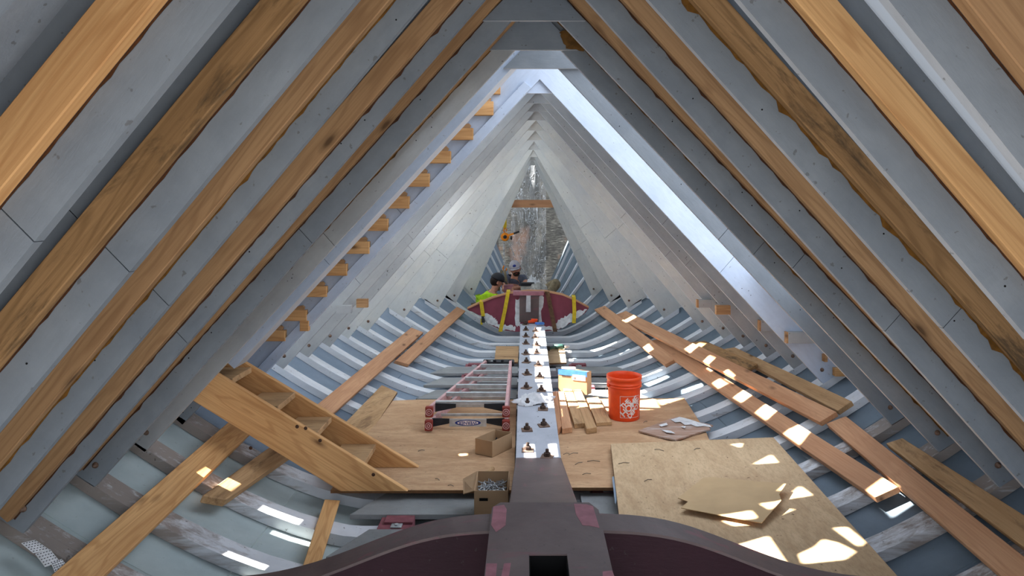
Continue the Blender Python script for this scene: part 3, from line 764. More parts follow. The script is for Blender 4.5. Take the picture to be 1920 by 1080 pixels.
# ------------------------------------------------------------------ loose boards
def board(pts_, thick, lift, mat, label, name='loose_board', cat='board', grp=None, f=None, bevel=.003):
    """pts_: end a (left,right) then end b (right,left) in view; top corners"""
    if f is None:
        lf = lift if isinstance(lift, (list, tuple)) else [lift]*4
        P = [atF(x, y, l) for (x, y), l in zip(pts_, lf)]
    else: P = [f(x, y) for x, y in pts_]
    a, b, c, d = P; xd = ((c+d)-(a+b)).normalized(); nr = (b-a).cross(d-a).normalized()
    if nr.z < 0: nr = -nr
    o = prism(name, P, -nr*thick, mat, None, xdir=xd, zdir=nr, bevel=bevel)
    return tag(o, label, cat, grp)
T = .038
board([(1114,580),(1134,573),(1268,672),(1246,684)], T, .042, M_PINK, 'short pinkish board at right, its far end beside the maroon bulkhead')
board([(1151,591),(1174,583),(1568,772),(1537,791)], T, [.042, .042, .085, .085], M_PINK, 'long pinkish board at right lying on top of the others, spotted with sun')
board([(1215,640),(1240,634),(1684,912),(1640,932)], T, [.005, .005, .042, .042], M_PINK, 'longest board at right with a row of square sun patches, ending in a bright tip')
board([(1352,655),(1378,651),(1597,752),(1570,770)], T, .044, M_TAN, 'brown weathered board at right tucked behind the long sun spotted board')
o = board([(1288,642),(1322,638),(1420,681),(1398,693)], .04, .125, M_FIRD, 'short dark knotty offcut lying on top of the boards at right', 'wood_offcut', 'offcut', bevel=.008)
board([(1549,794),(1586,780),(1990,1098),(1925,1120)], T, .05, M_PINK, 'wide reddish board in the right foreground running out of the frame')
board([(1661,831),(1692,821),(1990,1010),(1960,1055)], T, .05, M_TAN, 'yellowish board in the right foreground, outer of the two running out of the frame')
board([(771,614),(794,623),(606,792),(578,772)], T, [.042]*4, M_PINK, 'long nailed board at left whose lower end goes behind the stair')
board([(857,575),(873,583),(767,683),(741,676)], T, .042, M_PINK, 'short pinkish board at left nearest the maroon bulkhead')
board([(430,790),(475,806),(185,1088),(85,1088)], T, .045, M_FIR2, 'wide honey coloured board at left passing under the stair to the lower corner')
board([(505,838),(560,842),(424,936),(380,928)], .05, .055, M_TAN, 'rough edged brown board stub sticking out under the stair', bevel=.006)
board([(609,936),(638,938),(600,1060),(568,1060)], .03, .035, M_FIR2, 'small upright looking board scrap left of the maroon arch')

# lumber pile next to keel
pile = [([(1055,724),(1071,726),(1097,793),(1077,795)], PZ+.04), ([(1075,731),(1089,729),(1119,801),(1100,804)], PZ+.045),
        ([(1045,734),(1057,733),(1073,801),(1054,804)], PZ+.045), ([(1100,746),(1122,744),(1147,791),(1118,793)], PZ+.03), ([(1034,736),(1044,733),(1053,798),(1046,806)], PZ+.05)]
desc = ['second stud from the keel in the stud pile', 'middle stud of the pile, its near end chipped', 'reddish stud beside the one leaning on the keel', 'flat wide block at the outer side of the stud pile', 'sunlit stud leaning against the keel side']
for (q, z), ds in zip(pile, desc):
    board(q, z-PZ-.002, 0, M_PINK if 'red' in ds or 'sun' in ds else M_TAN, ds, 'timber_stud', 'stud', 'short studs piled right of the keel', f=lambda x, y, z=z: atZ(x, y, z), bevel=.002)

# ------------------------------------------------------------------ stair
stair = thing('stair', 'honey coloured wooden stair lying sloped at the left, four treads between stringers', 'stair', (-1.3, 4.6, PZ))
for nm, Ys, (tx, ty), (ux, uy) in (('stringer', 4.41, (765, 925), (395, 694)), ('stringer', 4.81, (785, 880), (425, 659))):
    tip = atY(tx, ty, Ys); tip.z = PZ; up = atY(ux, uy, Ys)
    d = (up-tip).normalized(); low = Vector((tip.x-.43, Ys, PZ)); n_ = Vector((-d.z, 0, d.x)); 
    if n_.z > 0: n_ = -n_
    up2 = low+d*((up-low).dot(d)+.02)
    prism('stringer', [tip, up, up2, low], (0, .038, 0), M_FIR2, stair, xdir=d, bevel=.003)
for i, (tx, ty) in enumerate(((705,832),(622,781),(554,735),(472,688))):
    q = atY(tx, ty, 4.81)
    x1 = q.x; x0 = q.x-.235
    box('tread', ((x0+x1)/2, 4.629, q.z-.02), (.235, .36, .038), M_TAN, stair, Matrix.Rotation(math.pi/2, 3, 'Z') @ Matrix.Identity(3) if False else None, .003)
for (x, y) in ((557,800),(573,803),(470,840),(700,890),(600,826)):
    q = atY(x, y, 4.409); lathe('knot', [(.012, 0), (.011, -.001)], q, M_GLUED, stair, 10, (0, 1, 0))

# ------------------------------------------------------------------ ladder
lad = thing('stepladder', 'folded fibreglass stepladder lying on the plywood left of the keel, red feet towards the camera', 'ladder', (-.6, 6.2, PZ))
yF, yT = 5.62, 7.30
def lx(side, Y): t = (Y-yF)/(yT-yF); return (-.890+(.366)*t) if side < 0 else (-.270+(.0)*t)
Z1, Z2 = PZ+.155, PZ+.055
for side in (-1, 1):
    for z, nm, ys in ((Z1, 'front_rail', yF), (Z2, 'rear_rail', yF-.03)):
        p = Vector((lx(side, yF), ys, z)); q = Vector((lx(side, yT), yT, z))
        r_ = bar(nm, p, q, .028, .075 if z == Z1 else .062, M_FIBR, lad, bevel=.003)
        ft = box('foot', p+Vector((0, -.022, 0)), (.062, .045, .085), M_RFOOT, r_, None, .006)
        for rr in (.028, .014):
            lathe('foot_ring', [(rr, 0), (rr, -.003), (rr-.006, -.003), (rr-.006, 0)], p+Vector((0, -.0445, 0)), M_FIBR, ft, 16, (0, 1, 0), close=False)
for i in range(6):
    Y = yF+.10+i*.265
    xa, xb_ = lx(-1, Y)+.012, lx(1, Y)-.012
    s = box('step', ((xa+xb_)/2, Y, Z1+.030), (xb_-xa, .012, .026), M_ALU, lad, None, .002)
    box('step_lip', ((xa+xb_)/2, Y+.012, Z1+.046), (xb_-xa, .04, .004), M_ALU, s, None, .001)
    Y2 = Y+.12
    xa, xb_ = lx(-1, Y2)+.012, lx(1, Y2)-.012
    box('rear_bar', ((xa+xb_)/2, Y2, Z2), (xb_-xa, .012, .022), M_ALU, lad, None, .002)
# black gusset braces near the feet, label plate
for z, yy in ((Z1, yF+.085), (Z2, yF+.01)):
    for side in (-1, 1):
        x0 = lx(side, yy)-side*.015; x1 = x0-side*.17
        prism('brace', [Vector((x0, yy, z-.035)), Vector((x0, yy, z+.035)), Vector((x1, yy, z+.03)), Vector((x1, yy, z-.0))], (0, .012, 0), M_BLK, lad)
pl = box('nameplate', (-.58, yF-.005, Z2+.005), (.30, .008, .062), M_ALU, lad, None, .001)
lathe('oval', [(.001, -.0), (.001, -.001)], (-.58, yF-.01, Z2+.005), M_BLUE, pl, 8, (0, 1, 0))
def ellipse(c, a, b, n=28): return [Vector((c[0]+a*math.cos(2*math.pi*i/n), c[1], c[2]+b*math.sin(2*math.pi*i/n))) for i in range(n)]
prism('oval_mark', ellipse((-.58, yF-.0095, Z2+.005), .105, .024), (0, -.001, 0), M_BLUE, pl)
prism('oval_centre', ellipse((-.58, yF-.0108, Z2+.005), .085, .018), (0, -.001, 0), M_WHITE, pl)
def text_mesh(s, size, spacing=1.0, bold=.0):
    cu = bpy.data.curves.new('lettering', 'FONT'); cu.body = s; cu.size = size; cu.space_character = spacing
    cu.align_x = 'CENTER'; cu.align_y = 'CENTER'; cu.resolution_u = 3; cu.offset = bold
    o = bpy.data.objects.new('lettering_tmp', cu); col.objects.link(o)
    dg = bpy.context.evaluated_depsgraph_get(); me = bpy.data.meshes.new_from_object(o.evaluated_get(dg))
    vs = [v.co.copy() for v in me.vertices]; fs = [list(p.vertices) for p in me.polygons]
    bpy.data.objects.remove(o); bpy.data.meshes.remove(me); bpy.data.curves.remove(cu)
    return vs, fs
vs, fs = text_mesh('WERNER', .036, 1.05, .0008)
mesh('lettering', [Vector((-.58-v.x, yF-.0125, Z2+.005-v.y)) for v in vs], fs, M_BLUE, pl)
top = box('top_cap', ((lx(-1, yT)+lx(1, yT))/2, yT+.03, Z1), (.33, .13, .05), M_BLK, lad, None, .008)
for dx in (-.12, -.04, .04, .12): box('cap_lug', ((lx(-1, yT)+lx(1, yT))/2+dx, yT-.02, Z1+.035), (.03, .03, .02), M_BLK, top, None, .003)
lathe('tool_hole', [(.02, 0), (.02, .002)], (lx(-1, yT)+.06, yT+.0, Z1+.026), M_ALU, top, 14)

# ------------------------------------------------------------------ bucket
bx, by = .733, 5.95
bk = thing('bucket', 'bright orange plastic bucket with white square lettering, standing on the right plywood', 'bucket', (bx, by, PZ))
Hh = .365
def br(h): return .130+(.142-.130)*h/Hh
pf = [(.001, 0), (.126, 0), (.130, .008)]+[(br(h), h) for h in (.1, .2, .27)]
pf += [(br(.275), .275), (.149, .277), (.149, .285), (.143, .287), (.143, .298), (.149, .300), (.150, .306), (.144, .308), (.145, .335), (.151, .337), (.151, Hh), (.140, Hh), (.139, .33), (.127, .02), (.001, .018)]
lathe('shell', pf, (bx, by, PZ), M_ORA, bk, 56, close=False)
tc_ = Vector((CAM.x-bx, CAM.y-by)).normalized(); a0 = math.atan2(tc_.y, tc_.x)+R(24)
def wrap(u, v, e=.0012):
    h = .125+v; r_ = br(h)+e; a = a0+u/.136
    return Vector((bx+math.cos(a)*r_, by+math.sin(a)*r_, PZ+h))
S = .090; parts = []
def strip2(p, q, w):
    n = 14; p, q = Vector(p), Vector(q); d = (q-p).normalized(); nn = Vector((-d.y, d.x))*w/2; vs = []; fs = []
    for i in range(n+1):
        m = p.lerp(q, i/n); vs += [wrap(*(m-nn)), wrap(*(m+nn))]
    for i in range(n): fs.append([2*i, 2*i+1, 2*i+3, 2*i+2])
    return vs, fs
for p, q in (((-S, -S), (S, -S)), ((S, -S), (S, S)), ((S, S), (-S, S)), ((-S, S), (-S, -S))): parts.append(strip2(p, q, .0035))
merged('square_outline', parts, M_WHITE, bk)
ca, sa = math.cos(R(45)), math.sin(R(45))
for s, sz, off, sq, shift in (('THE', .054, .052, .92, -.012), ('HOME', .078, .004, .88, .0), ('DEPOT', .054, -.048, .90, .006)):
    vs, fs = text_mesh(s, sz, sq, .0022)
    # chop long triangles so they follow the curve
    bm = bmesh.new(); vv = [bm.verts.new(v) for v in vs]
    for f in fs:
        try: bm.faces.new([vv[i] for i in f])
        except ValueError: pass
    bmesh.ops.subdivide_edges(bm, edges=[e for e in bm.edges if e.calc_length() > .012], cuts=2)
    bmesh.ops.triangulate(bm, faces=bm.faces); bm.verts.ensure_lookup_table()
    V2 = [wrap(((v.co.x+shift)*ca-(v.co.y+off)*sa), ((v.co.x+shift)*sa+(v.co.y+off)*ca), .0016) for v in bm.verts]
    F2 = [[v.index for v in f.verts] for f in bm.faces]; bm.verts.index_update(); F2 = [[v.index for v in f.verts] for f in bm.faces]; bm.free()
    mesh('lettering', V2, F2, M_WHITE, bk)
for s in (-1, 1): lathe('handle_ear', [(.016, 0), (.016, .012), (.008, .014)], (bx+s*.138, by+s*.05, PZ+.29), M_ORA, bk, 12, (s*.94, s*.34, 0))
tube('handle', [Vector((bx+.158*math.cos(a), by-.158*abs(math.sin(a))*1.0, PZ+.29-.10*abs(math.sin(a)))) for a in [math.pi*i/16 for i in range(17)]] if False else
     [Vector((bx+.155*math.cos(a)*.94-.16*math.sin(a)*.34, by+.155*math.cos(a)*.34+.16*math.sin(a)*.94, PZ+.29-.13*math.sin(a))) for a in [math.pi*i/16 for i in range(17)]], .002, M_STEEL, bk, 6)

# ------------------------------------------------------------------ open cardboard boxes and parcel
def open_box(name, base, h, label, flaps=(), mat=M_CARD):
    """base: 3 corners a(left) b(front) c(right); fourth completed"""
    a, b, c = base; d = a+c-b; z = Vector((0, 0, 1)); t = thing(name, label, 'box', (a+c)/2)
    for p, q in ((a, b), (b, c), (c, d), (d, a)):
        n_ = z.cross(q-p).normalized(); cen = (a+c)/2
        if (cen-p).dot(n_) < 0: n_ = -n_
        prism('side_panel', [p, q, q+z*h, p+z*h], n_*.004, mat, t, xdir=q-p)
    prism('bottom_panel', [a, b, c, d], z*.004, M_CARDD, t)
    return t, (a, b, c, d)
A_, B_, C_ = atZ(891, 851, PZ), atZ(923, 858, PZ), atZ(960, 840, PZ)
t, cr = open_box('cardboard_box', (A_, B_, C_), .115, 'small open cardboard box on the left plywood beside the keel')
for k in range(3): lathe('tool_handle', [(.01, 0), (.012, .06), (.006, .07)], (A_+C_)/2+Vector((-.03+.03*k, .0, .005)), M_BLK if k != 1 else M_STEEL, t, 10, (.3, .2*k, 1)) if False else None
tag(tube('steel_hook', [(A_+C_)/2+Vector((-.03, -.02, .012)), (A_+C_)/2+Vector((0, .01, .05)), (A_+C_)/2+Vector((.02, .02, .09)), (A_+C_)/2+Vector((.03, .0, .06))], .006, M_BLK), 'dark bent hook standing inside the small open box', 'hook')
# box 2
z2 = .06; xa = atY(889, 915, 4.02).x; xb2 = -.215
a2, b2_, c2 = Vector((xa, 4.32, z2)), Vector((xa, 4.02, z2)), Vector((xb2, 4.02, z2))
t2, cr2 = open_box('cardboard_box', (a2, b2_, c2), .215, 'taller open cardboard box of screws wedged between keel ramp and plywood edge', mat=M_CARD)
box('tape_band', ((xa+xb2)/2, 4.016, z2+.16), ((xb2-xa), .003, .05), M_CARDD, t2, None, 0) if False else None
box('hand_slot', (xa+.055, 4.0175, z2+.165), (.05, .003, .016), M_HOLE, t2, None, 0)
fl = prism('flap', [Vector((xa, 4.02, z2+.213)), Vector((xa, 4.32, z2+.213)), Vector((xa-.09, 4.30, z2+.17)), Vector((xa-.07, 4.10, z2+.16))], (0, 0, .004), M_CARD, t2)
prism('flap', [Vector((xa, 4.325, z2+.215)), Vector((xb2-.05, 4.325, z2+.215)), Vector((xb2-.08, 4.40, z2+.28)), Vector((xa+.02, 4.39, z2+.27))], (0, .004, 0), M_CARD, t2) if False else None
parts = []
for i in range(260):
    c = Vector((random.uniform(xa+.02, xb2-.02), random.uniform(4.04, 4.30), z2+.15+random.uniform(0, .02)))
    A = Matrix.Rotation(random.uniform(0, 3.1), 3, 'Z') @ Matrix.Rotation(random.uniform(-.4, .4), 3, 'Y')
    parts.append(box_vf(c, (.035, .004, .004), A))
tag(merged('screws', parts, M_STEEL), 'loose steel screws filling the taller cardboard box', 'screws', None, 'stuff')
tag(tube('wooden_handle', [Vector((-.44, 4.50, PZ+.015)), Vector((-.33, 4.62, PZ+.07))], [.014, .016], M_TAN, None, 10), 'short round wooden handle lying behind the taller cardboard box', 'handle')
# parcel with blue tape
pa, pb_ = atZ(1047, 735, PZ), atZ(1101, 741, PZ)
xd = (pb_-pa).normalized(); zd = Vector((0, .12, .99)).normalized(); bd = zd.cross(xd); bd = bd if bd.y > 0 else -bd
A = Matrix((xd, bd, zd)).transposed(); w = (pb_-pa).length; hp_ = .215
par_c = thing('parcel', 'closed cardboard parcel with blue tape along its top edge, right of the keel', 'box', (pa+pb_)/2)
bc = (pa+pb_)/2+zd*hp_/2+bd*.07
bb = box('carton', bc, (w, .14, hp_), M_CARD, par_c, A, .002)
f0 = (pa+pb_)/2
def onf(u, v, e=.0015): return f0+xd*u*w/2+zd*v*hp_-bd*e
prism('tape', [onf(-1, .78), onf(1, .78), onf(1, 1), onf(-1, 1)], -bd*.001, M_BTAPE, bb)
prism('top_tape', [onf(-1, 1.004, 0), onf(1, 1.004, 0), onf(1, 1.004, -.06), onf(-1, 1.004, -.06)], zd*.001, M_BTAPE, bb)
prism('address_label', [onf(0, .60), onf(.9, .60), onf(.9, .84), onf(0, .84)], -bd*.003, M_WHITE, bb)
for k in range(14):
    u = -.75+k*.045; prism('barcode_bar', [onf(u, .70), onf(u+.02, .70), onf(u+.02, .78), onf(u, .78)], -bd*.001, M_BLK, bb)
for k in range(6):
    u = .1+k*.03; prism('barcode_bar', [onf(u, .64, .0046), onf(u+.015, .64, .0046), onf(u+.015, .74, .0046), onf(u, .74, .0046)], -bd*.0005, M_BLK, bb)

# ------------------------------------------------------------------ rag, drill, small tools on and near the keel
def rag(name, c, sx, sy, h, mat, label, rot=0, cat='rag'):
    n = 22; vs = []; fs = []; sd = random.random()*40
    for j in range(n+1):
        for i in range(n+1):
            u, v = i/n*2-1, j/n*2-1; rr = math.hypot(u, v)
            q = noise.noise(Vector((u*2.3+sd, v*2.3, 0))); q2 = noise.noise(Vector((u*6+sd, v*3, 5)))
            x = u*sx*(1+.25*q)*(1-.3*v*v); y = v*sy*(1+.3*q2); z = max(.002, h*(1-rr*.85)*(.55+.9*abs(q)+.5*abs(q2)))
            ca_, sa_ = math.cos(rot), math.sin(rot); vs.append(Vector(c)+Vector((x*ca_-y*sa_, x*sa_+y*ca_, z)))
    for j in range(n):
        for i in range(n): a = j*(n+1)+i; fs.append([a, a+1, a+n+2, a+n+1])
    o = mesh(name, vs, fs, mat, smooth=True); s = o.modifiers.new('t', 'SOLIDIFY'); s.thickness = .002
    return tag(o, label, cat)
p = atZ(1000, 750, .24); p.z = keel_z(p.y)+.002
rag('rag', p, .19, .12, .09, M_RAG, 'crumpled white rag draped over a keel bolt', .5)
dr = thing('cordless_drill', 'dark green cordless drill with a white chuck lying right of the keel', 'drill', atZ(1045, 655, .06))
pd = atZ(1040, 650, .09)
tube('motor_housing', [pd+Vector((-.02, 0, 0)), pd+Vector((.10, 0, 0)), pd+Vector((.13, 0, 0))], [.03, .034, .02], M_GREEN, dr, 12)
tube('grip', [pd+Vector((.02, 0, 0)), pd+Vector((-.02, -.05, -.0)), pd+Vector((-.08, -.10, -.0))], [.02, .018, .022], M_GREEN, dr, 10)
box('battery', pd+Vector((-.10, -.11, 0)), (.07, .05, .05), M_BLK, dr)
tube('chuck', [pd+Vector((.13, 0, 0)), pd+Vector((.19, -.01, 0))], [.022, .014], M_WHITE, dr, 12)
q = atZ(996, 606, .27)
tl = thing('clamp_tool', 'small orange clamp lying at the far end of the keel', 'tool', q)
bar('jaw', q+Vector((-.04, 0, .02)), q+Vector((.08, .03, .03)), .04, .03, M_ORA, tl); bar('spindle', q+Vector((0, .02, .05)), q+Vector((.09, .0, .05)), .02, .02, M_ORA, tl)
q = atZ(1008, 608, .27); tag(box('blue_case', q+Vector((.03, 0, .012)), (.12, .07, .025), M_BTAPE, None, Matrix.Rotation(.2, 3, 'Z')), 'small blue plastic case beside the orange clamp on the keel end', 'case')
SPL = ['splinter on the right plywood nearest the corner of the pale board', 'splinter on the right plywood close to the keel, upper', 'splinter on the right plywood below the upper one near the keel',
 'tiny splinter on the right plywood touching the keel side', 'splinter on the right plywood nearest its front edge', 'splinter at the back middle of the pale board', 'splinter at the left back part of the pale board',
 'splinter at the right back part of the pale board', 'splinter on the pale board left of the cardboard', 'splinter on the left plywood beside the stair foot', 'splinter at the middle of the left plywood',
 'splinter at the front edge of the left plywood', 'splinter on the right plywood in the sun behind the bucket', 'splinter on the right plywood beside the torn board']
for i, (x, y, z, s) in enumerate(((1113, 866, PZ, .09), (1075, 852, PZ, .08), (1085, 870, PZ, .07), (1062, 852, PZ, .05), (1100, 890, PZ, .06), (1236, 845, 0, .07), (1170, 870, 0, .08), (1307, 843, 0, .06), (1215, 902, 0, .06), (820, 900, PZ, .04), (790, 846, PZ, .05), (845, 912, PZ, .04), (1252, 758, PZ, .05), (1210, 792, PZ, .05))):
    c = ATB(x, y) if z == 0 else atZ(x, y, z); a = random.uniform(-.8, .8)
    d = Vector((math.cos(a), math.sin(a), 0))*s/2
    tag(tube('wood_splinter', [c-d+Vector((0, 0, .004)), c+Vector((0, .01, .007)), c+d+Vector((0, 0, .004))], .0024, M_OLD, None, 5), SPL[i], 'splinter', 'wood splinters on the plywood')

# perforated plate in the lower left corner
vp = [(60, 1028), (92, 1032), (118, 1058), (84, 1062)]
pv = thing('perforated_plate', 'white perforated metal plate showing in the lower left corner', 'plate', atF(80, 1045, .02))
for (a, b_, c, d) in (((40, 1018), (66, 1012), (92, 1030), (62, 1036)), ((66, 1038), (94, 1030), (112, 1052), (84, 1062)), ((96, 1056), (116, 1048), (130, 1066), (104, 1076))):
    P = [atF(x, y, .03) for x, y in (a, b_, c, d)]; s = prism('sheet', P, (0, 0, -.003), M_WHT, pv)
    for i in range(5):
        for j in range(5):
            u, v = (i+.5)/5, (j+.5)/5; m = P[0].lerp(P[1], u).lerp(P[3].lerp(P[2], u), v)
            lathe('hole', [(.0036, 0), (.0036, .001)], m, M_HOLE, s, 6)

# ------------------------------------------------------------------ maroon bulkhead with straps at the far end
YB_ = 10.3
bh = thing('bulkhead', 'maroon half painted bulkhead with curved top at the far end of the keel', 'bulkhead', (0, YB_, 0))
topl = [(876,580),(900,569),(925,559),(955,551),(990,547),(1025,548),(1055,554),(1080,565),(1104,578)]
botl = [(1096,588),(1078,600),(1060,612),(1042,620),(1005,622),(965,622),(940,619),(918,608),(896,594)]
f = lambda x, y, Y=YB_: atY(x, y, Y)
prism('panel', [f(*p) for p in topl+botl], (0, .03, 0), M_MARB, bh)
vs = [f(*p, YB_-.03) for p in topl]; v2 = [f(x, y-3, YB_-.03) for x, y in topl]
N = len(topl); fs = []
VV = vs+v2+[v+Vector((0, .09, 0)) for v in vs]+[v+Vector((0, .09, 0)) for v in v2]
for i in range(N-1): fs += [[i, i+1, N+i+1, N+i], [2*N+i, 3*N+i, 3*N+i+1, 2*N+i+1], [N+i, N+i+1, 3*N+i+1, 3*N+i], [i, 2*N+i, 2*N+i+1, i+1]]
fs += [[0, N, 3*N, 2*N], [N-1, 3*N-1, 4*N-1, 2*N-1]]
mesh('top_rim', VV, fs, M_PINK, bh)
def jag(pts_, amp=2.2, k=6):
    out = []
    for i in range(len(pts_)):
        a, b = Vector(pts_[i]), Vector(pts_[(i+1) % len(pts_)])
        for j in range(k): q = a.lerp(b, j/k); out.append((q.x+random.uniform(-amp, amp)*.5, q.y+random.uniform(-amp, amp)))
    return out
for P in ([(880,582),(896,590),(915,588),(928,596),(934,607),(950,610),(966,612),(966,621),(940,618),(918,607),(896,594)], [(1040,612),(1046,600),(1062,592),(1080,584),(1100,580),(1094,588),(1078,599),(1060,611),(1042,619),(1008,621),(1008,612)],
          [(966,562),(975,560),(975,612),(966,612)], [(1008,560),(1016,552),(1020,560),(1014,590),(1018,612),(1008,612)]):
    prism('primer_patch', [f(x, y, YB_-.001) for x, y in jag(P)], (0, -.002, 0), M_WHT, bh)
post = prism('post', [f(974, 553, YB_-.06), f(1011, 553, YB_-.06), f(1010, 604, YB_-.06), f(974, 604, YB_-.06)], (0, .055, 0), M_MARG, bh)
prism('steel_bar', [f(987, 554, YB_-.10), f(995, 554, YB_-.10), f(995, 585, YB_-.10), f(986, 585, YB_-.10)], (0, .04, 0), M_STEEL, post)
prism('cross_piece', [f(962, 547, YB_-.12), f(1020, 547, YB_-.12), f(1020, 554, YB_-.12), f(962, 554, YB_-.12)], (0, .2, 0), M_MARP, bh)
def strap(pts_, w, mat, label):
    a = [f(x-w/2, y, YB_-.045-.002*i) for i, (x, y) in enumerate(pts_)]; b = [f(x+w/2, y, YB_-.045-.002*i) for i, (x, y) in enumerate(pts_)]
    top_ = Vector((0, .14, .012)); a = [a[0]+top_]+a; b = [b[0]+top_]+b
    vs = a+b+[v+Vector((0, .004, .002)) for v in a]+[v+Vector((0, .004, .002)) for v in b]; N = len(a); fs = []
    for i in range(N-1): fs += [[i, i+1, N+i+1, N+i], [2*N+i, 3*N+i, 3*N+i+1, 2*N+i+1], [i, 2*N+i, 2*N+i+1, i+1], [N+i, N+i+1, 3*N+i+1, 3*N+i]]
    o = mesh('webbing_strap', vs, fs, mat); return tag(o, label, 'strap', None)
strap([(902,566),(904,580),(906,594)], 7, M_YEL, 'leftmost yellow strap over the bulkhead, with a ratchet at its lower end')
strap([(953,547),(946,585),(938,622)], 7, M_YEL, 'long yellow strap slanting down the left half of the bulkhead')
strap([(1026,547),(1034,585),(1041,622)], 8, M_BRN, 'dark brown strap down the right half of the bulkhead')
strap([(1076,557),(1077,585),(1076,606)], 7, M_YEL, 'rightmost yellow strap over the bulkhead')
rt = thing('ratchet', 'black ratchet buckle hanging on the leftmost yellow strap', 'ratchet', f(906, 600, YB_-.08))
box('body', f(906, 599, YB_-.08), (.05, .04, .09), M_BLK, rt); bar('lever', f(908, 594, YB_-.10), f(914, 609, YB_-.10), .02, .012, M_STEEL, rt); box('webbing_tail', f(903, 603, YB_-.09), (.03, .01, .09), M_YEL, rt)

# ------------------------------------------------------------------ things behind the bulkhead
g = lambda x, y, Y=10.75: atY(x, y, Y)
bench = thing('work_plank', 'reddish plank work surface behind the bulkhead top', 'plank', g(985, 550))
prism('plank', [g(945, 549), g(1025, 549), g(1025, 553), g(945, 553)], (0, .35, 0), M_MARP, bench)
for x in (958, 1015): box('support', g(x, 553)+Vector((0, .17, -.28)), (.05, .3, .54), M_FIR, bench)
vz = thing('tool_case', 'pale grey tool case on the plank between the two men', 'case', g(990, 548))
prism('case_body', [g(976, 537), g(1003, 537), g(1003, 548), g(976, 548)], (0, .16, 0), M_VISE, vz); prism('case_lid', [g(977, 531), g(1002, 531), g(1003, 536), g(976, 536)], (0, .16, 0), M_BLK, vz)
tag(prism('red_block', [g(945, 535), g(962, 535), g(962, 548), g(945, 548)], (0, .12, 0), M_MARP), 'pinkish block on the plank left of the tool case', 'block')
c = g(1010, 547); rag('tool_bag', c, .16, .10, .20, M_VISE, 'pale crumpled tool bag on the plank right of the tool case', 0, 'bag')
c = g(1000, 546, 11.0); rag('coil_of_rope', c+Vector((0, 0, .02)), .20, .12, .25, M_RAG, 'tangle of grey rope behind the tool bag', .3, 'rope')

# ------------------------------------------------------------------ people
def skin_fig(name, V, E, rad, mat, parent, root=0, sub=2):
    me = bpy.data.meshes.new(name); me.from_pydata([Vector(v)-Wm[parent.name].translation for v in V], E, [])
    me.materials.append(mat); o = bpy.data.objects.new(name, me); link(o, Wm[parent.name].copy(), parent)
    sm = o.modifiers.new('skin', 'SKIN'); sm.use_smooth_shade = True; sk = me.skin_vertices[0]
    for i, r_ in enumerate(rad):
        sk.data[i].radius = (r_, r_) if not isinstance(r_, tuple) else r_; sk.data[i].use_root = (i == root)
    s = o.modifiers.new('sub', 'SUBSURF'); s.levels = sub; s.render_levels = sub
    return o
def ball(name, c, s, mat, parent, rot=None, seg=20, ring=14, cut=None):
    vs = []; fs = []; c = Vector(c); A = rot or Matrix.Identity(3)
    r0 = ring
    for j in range(ring+1):
        ph = math.pi*j/ring
        if cut is not None: ph = cut*j/ring
        for i in range(seg):
            a = 2*math.pi*i/seg; vs.append(c+A @ Vector((s[0]*math.sin(ph)*math.cos(a), s[1]*math.sin(ph)*math.sin(a), s[2]*math.cos(ph))))
    for j in range(ring):
        for i in range(seg): fs.append([j*seg+i, j*seg+(i+1) % seg, (j+1)*seg+(i+1) % seg, (j+1)*seg+i])
    if cut is not None: fs.append([ring*seg+i for i in range(seg)])
    o = mesh(name, vs, fs, mat, parent, smooth=True)
    return o
def hand(c, d, side, V, E, rad, wrist):
    """append palm, five fingers to the body graph, rooted at wrist index"""
    d = Vector(d).normalized(); s = Vector(side).normalized(); palm = len(V)
    V.append(Vector(c)+d*.06); E.append((wrist, palm)); rad.append(.032)
    for k, (o, L) in enumerate(((-.03, .065), (-.011, .075), (.011, .07), (.03, .055))):
        i0 = len(V); V += [Vector(c)+d*.09+s*o, Vector(c)+d*(.09+L*.55)+s*o+Vector((0, 0, -.012)), Vector(c)+d*(.09+L)+s*o+Vector((0, 0, -.04))]
        E += [(palm, i0), (i0, i0+1), (i0+1, i0+2)]; rad += [.011, .010, .008]
    i0 = len(V); V += [Vector(c)+d*.04-s*.04, Vector(c)+d*.08-s*.055+Vector((0, 0, -.01))]; E += [(palm, i0), (i0, i0+1)]; rad += [.012, .009]
# --- man facing the camera with cap and sunglasses
YM = 11.15
pB = thing('person', 'man in slate T-shirt, pale cap and sunglasses sitting behind the bulkhead', 'person', (atY(965, 560, YM).x, YM+.2, prof(-.1, YM)+.02))
hd = atY(966, 503, YM); base = Wm[pB.name].translation
pel = Vector((hd.x+.03, YM+.32, base.z+.22)); che = Vector((hd.x+.0, YM+.12, hd.z-.36)); nk = Vector((hd.x-.01, YM+.04, hd.z-.15))
sL, sR = atY(950, 524, YM+.08), atY(982, 523, YM+.08)     # image left / right shoulder
eL, eR = atY(945, 545, YM-.10), atY(990, 540, YM-.08); wL, wR = atY(953, 538, YM-.30), atY(967, 540, YM-.32)
knR, anR = atY(1046, 528, YM-.05), atY(1026, 556, YM-.30); knL, anL = atY(950, 570, YM-.35), Vector((hd.x-.05, YM-.45, base.z+.06))
ftR = anR+Vector((-.08, -.12, -.05)); ftL = anL+Vector((.05, -.13, -.03))
V = [pel, (pel+che)/2+Vector((0, .03, 0)), che, nk, hd+Vector((0, .01, -.05)), sL, eL, wL, sR, eR, wR, pel+Vector((.12, -.03, 0)), knR, anR, ftR, pel+Vector((-.12, -.03, 0)), knL, anL, ftL]
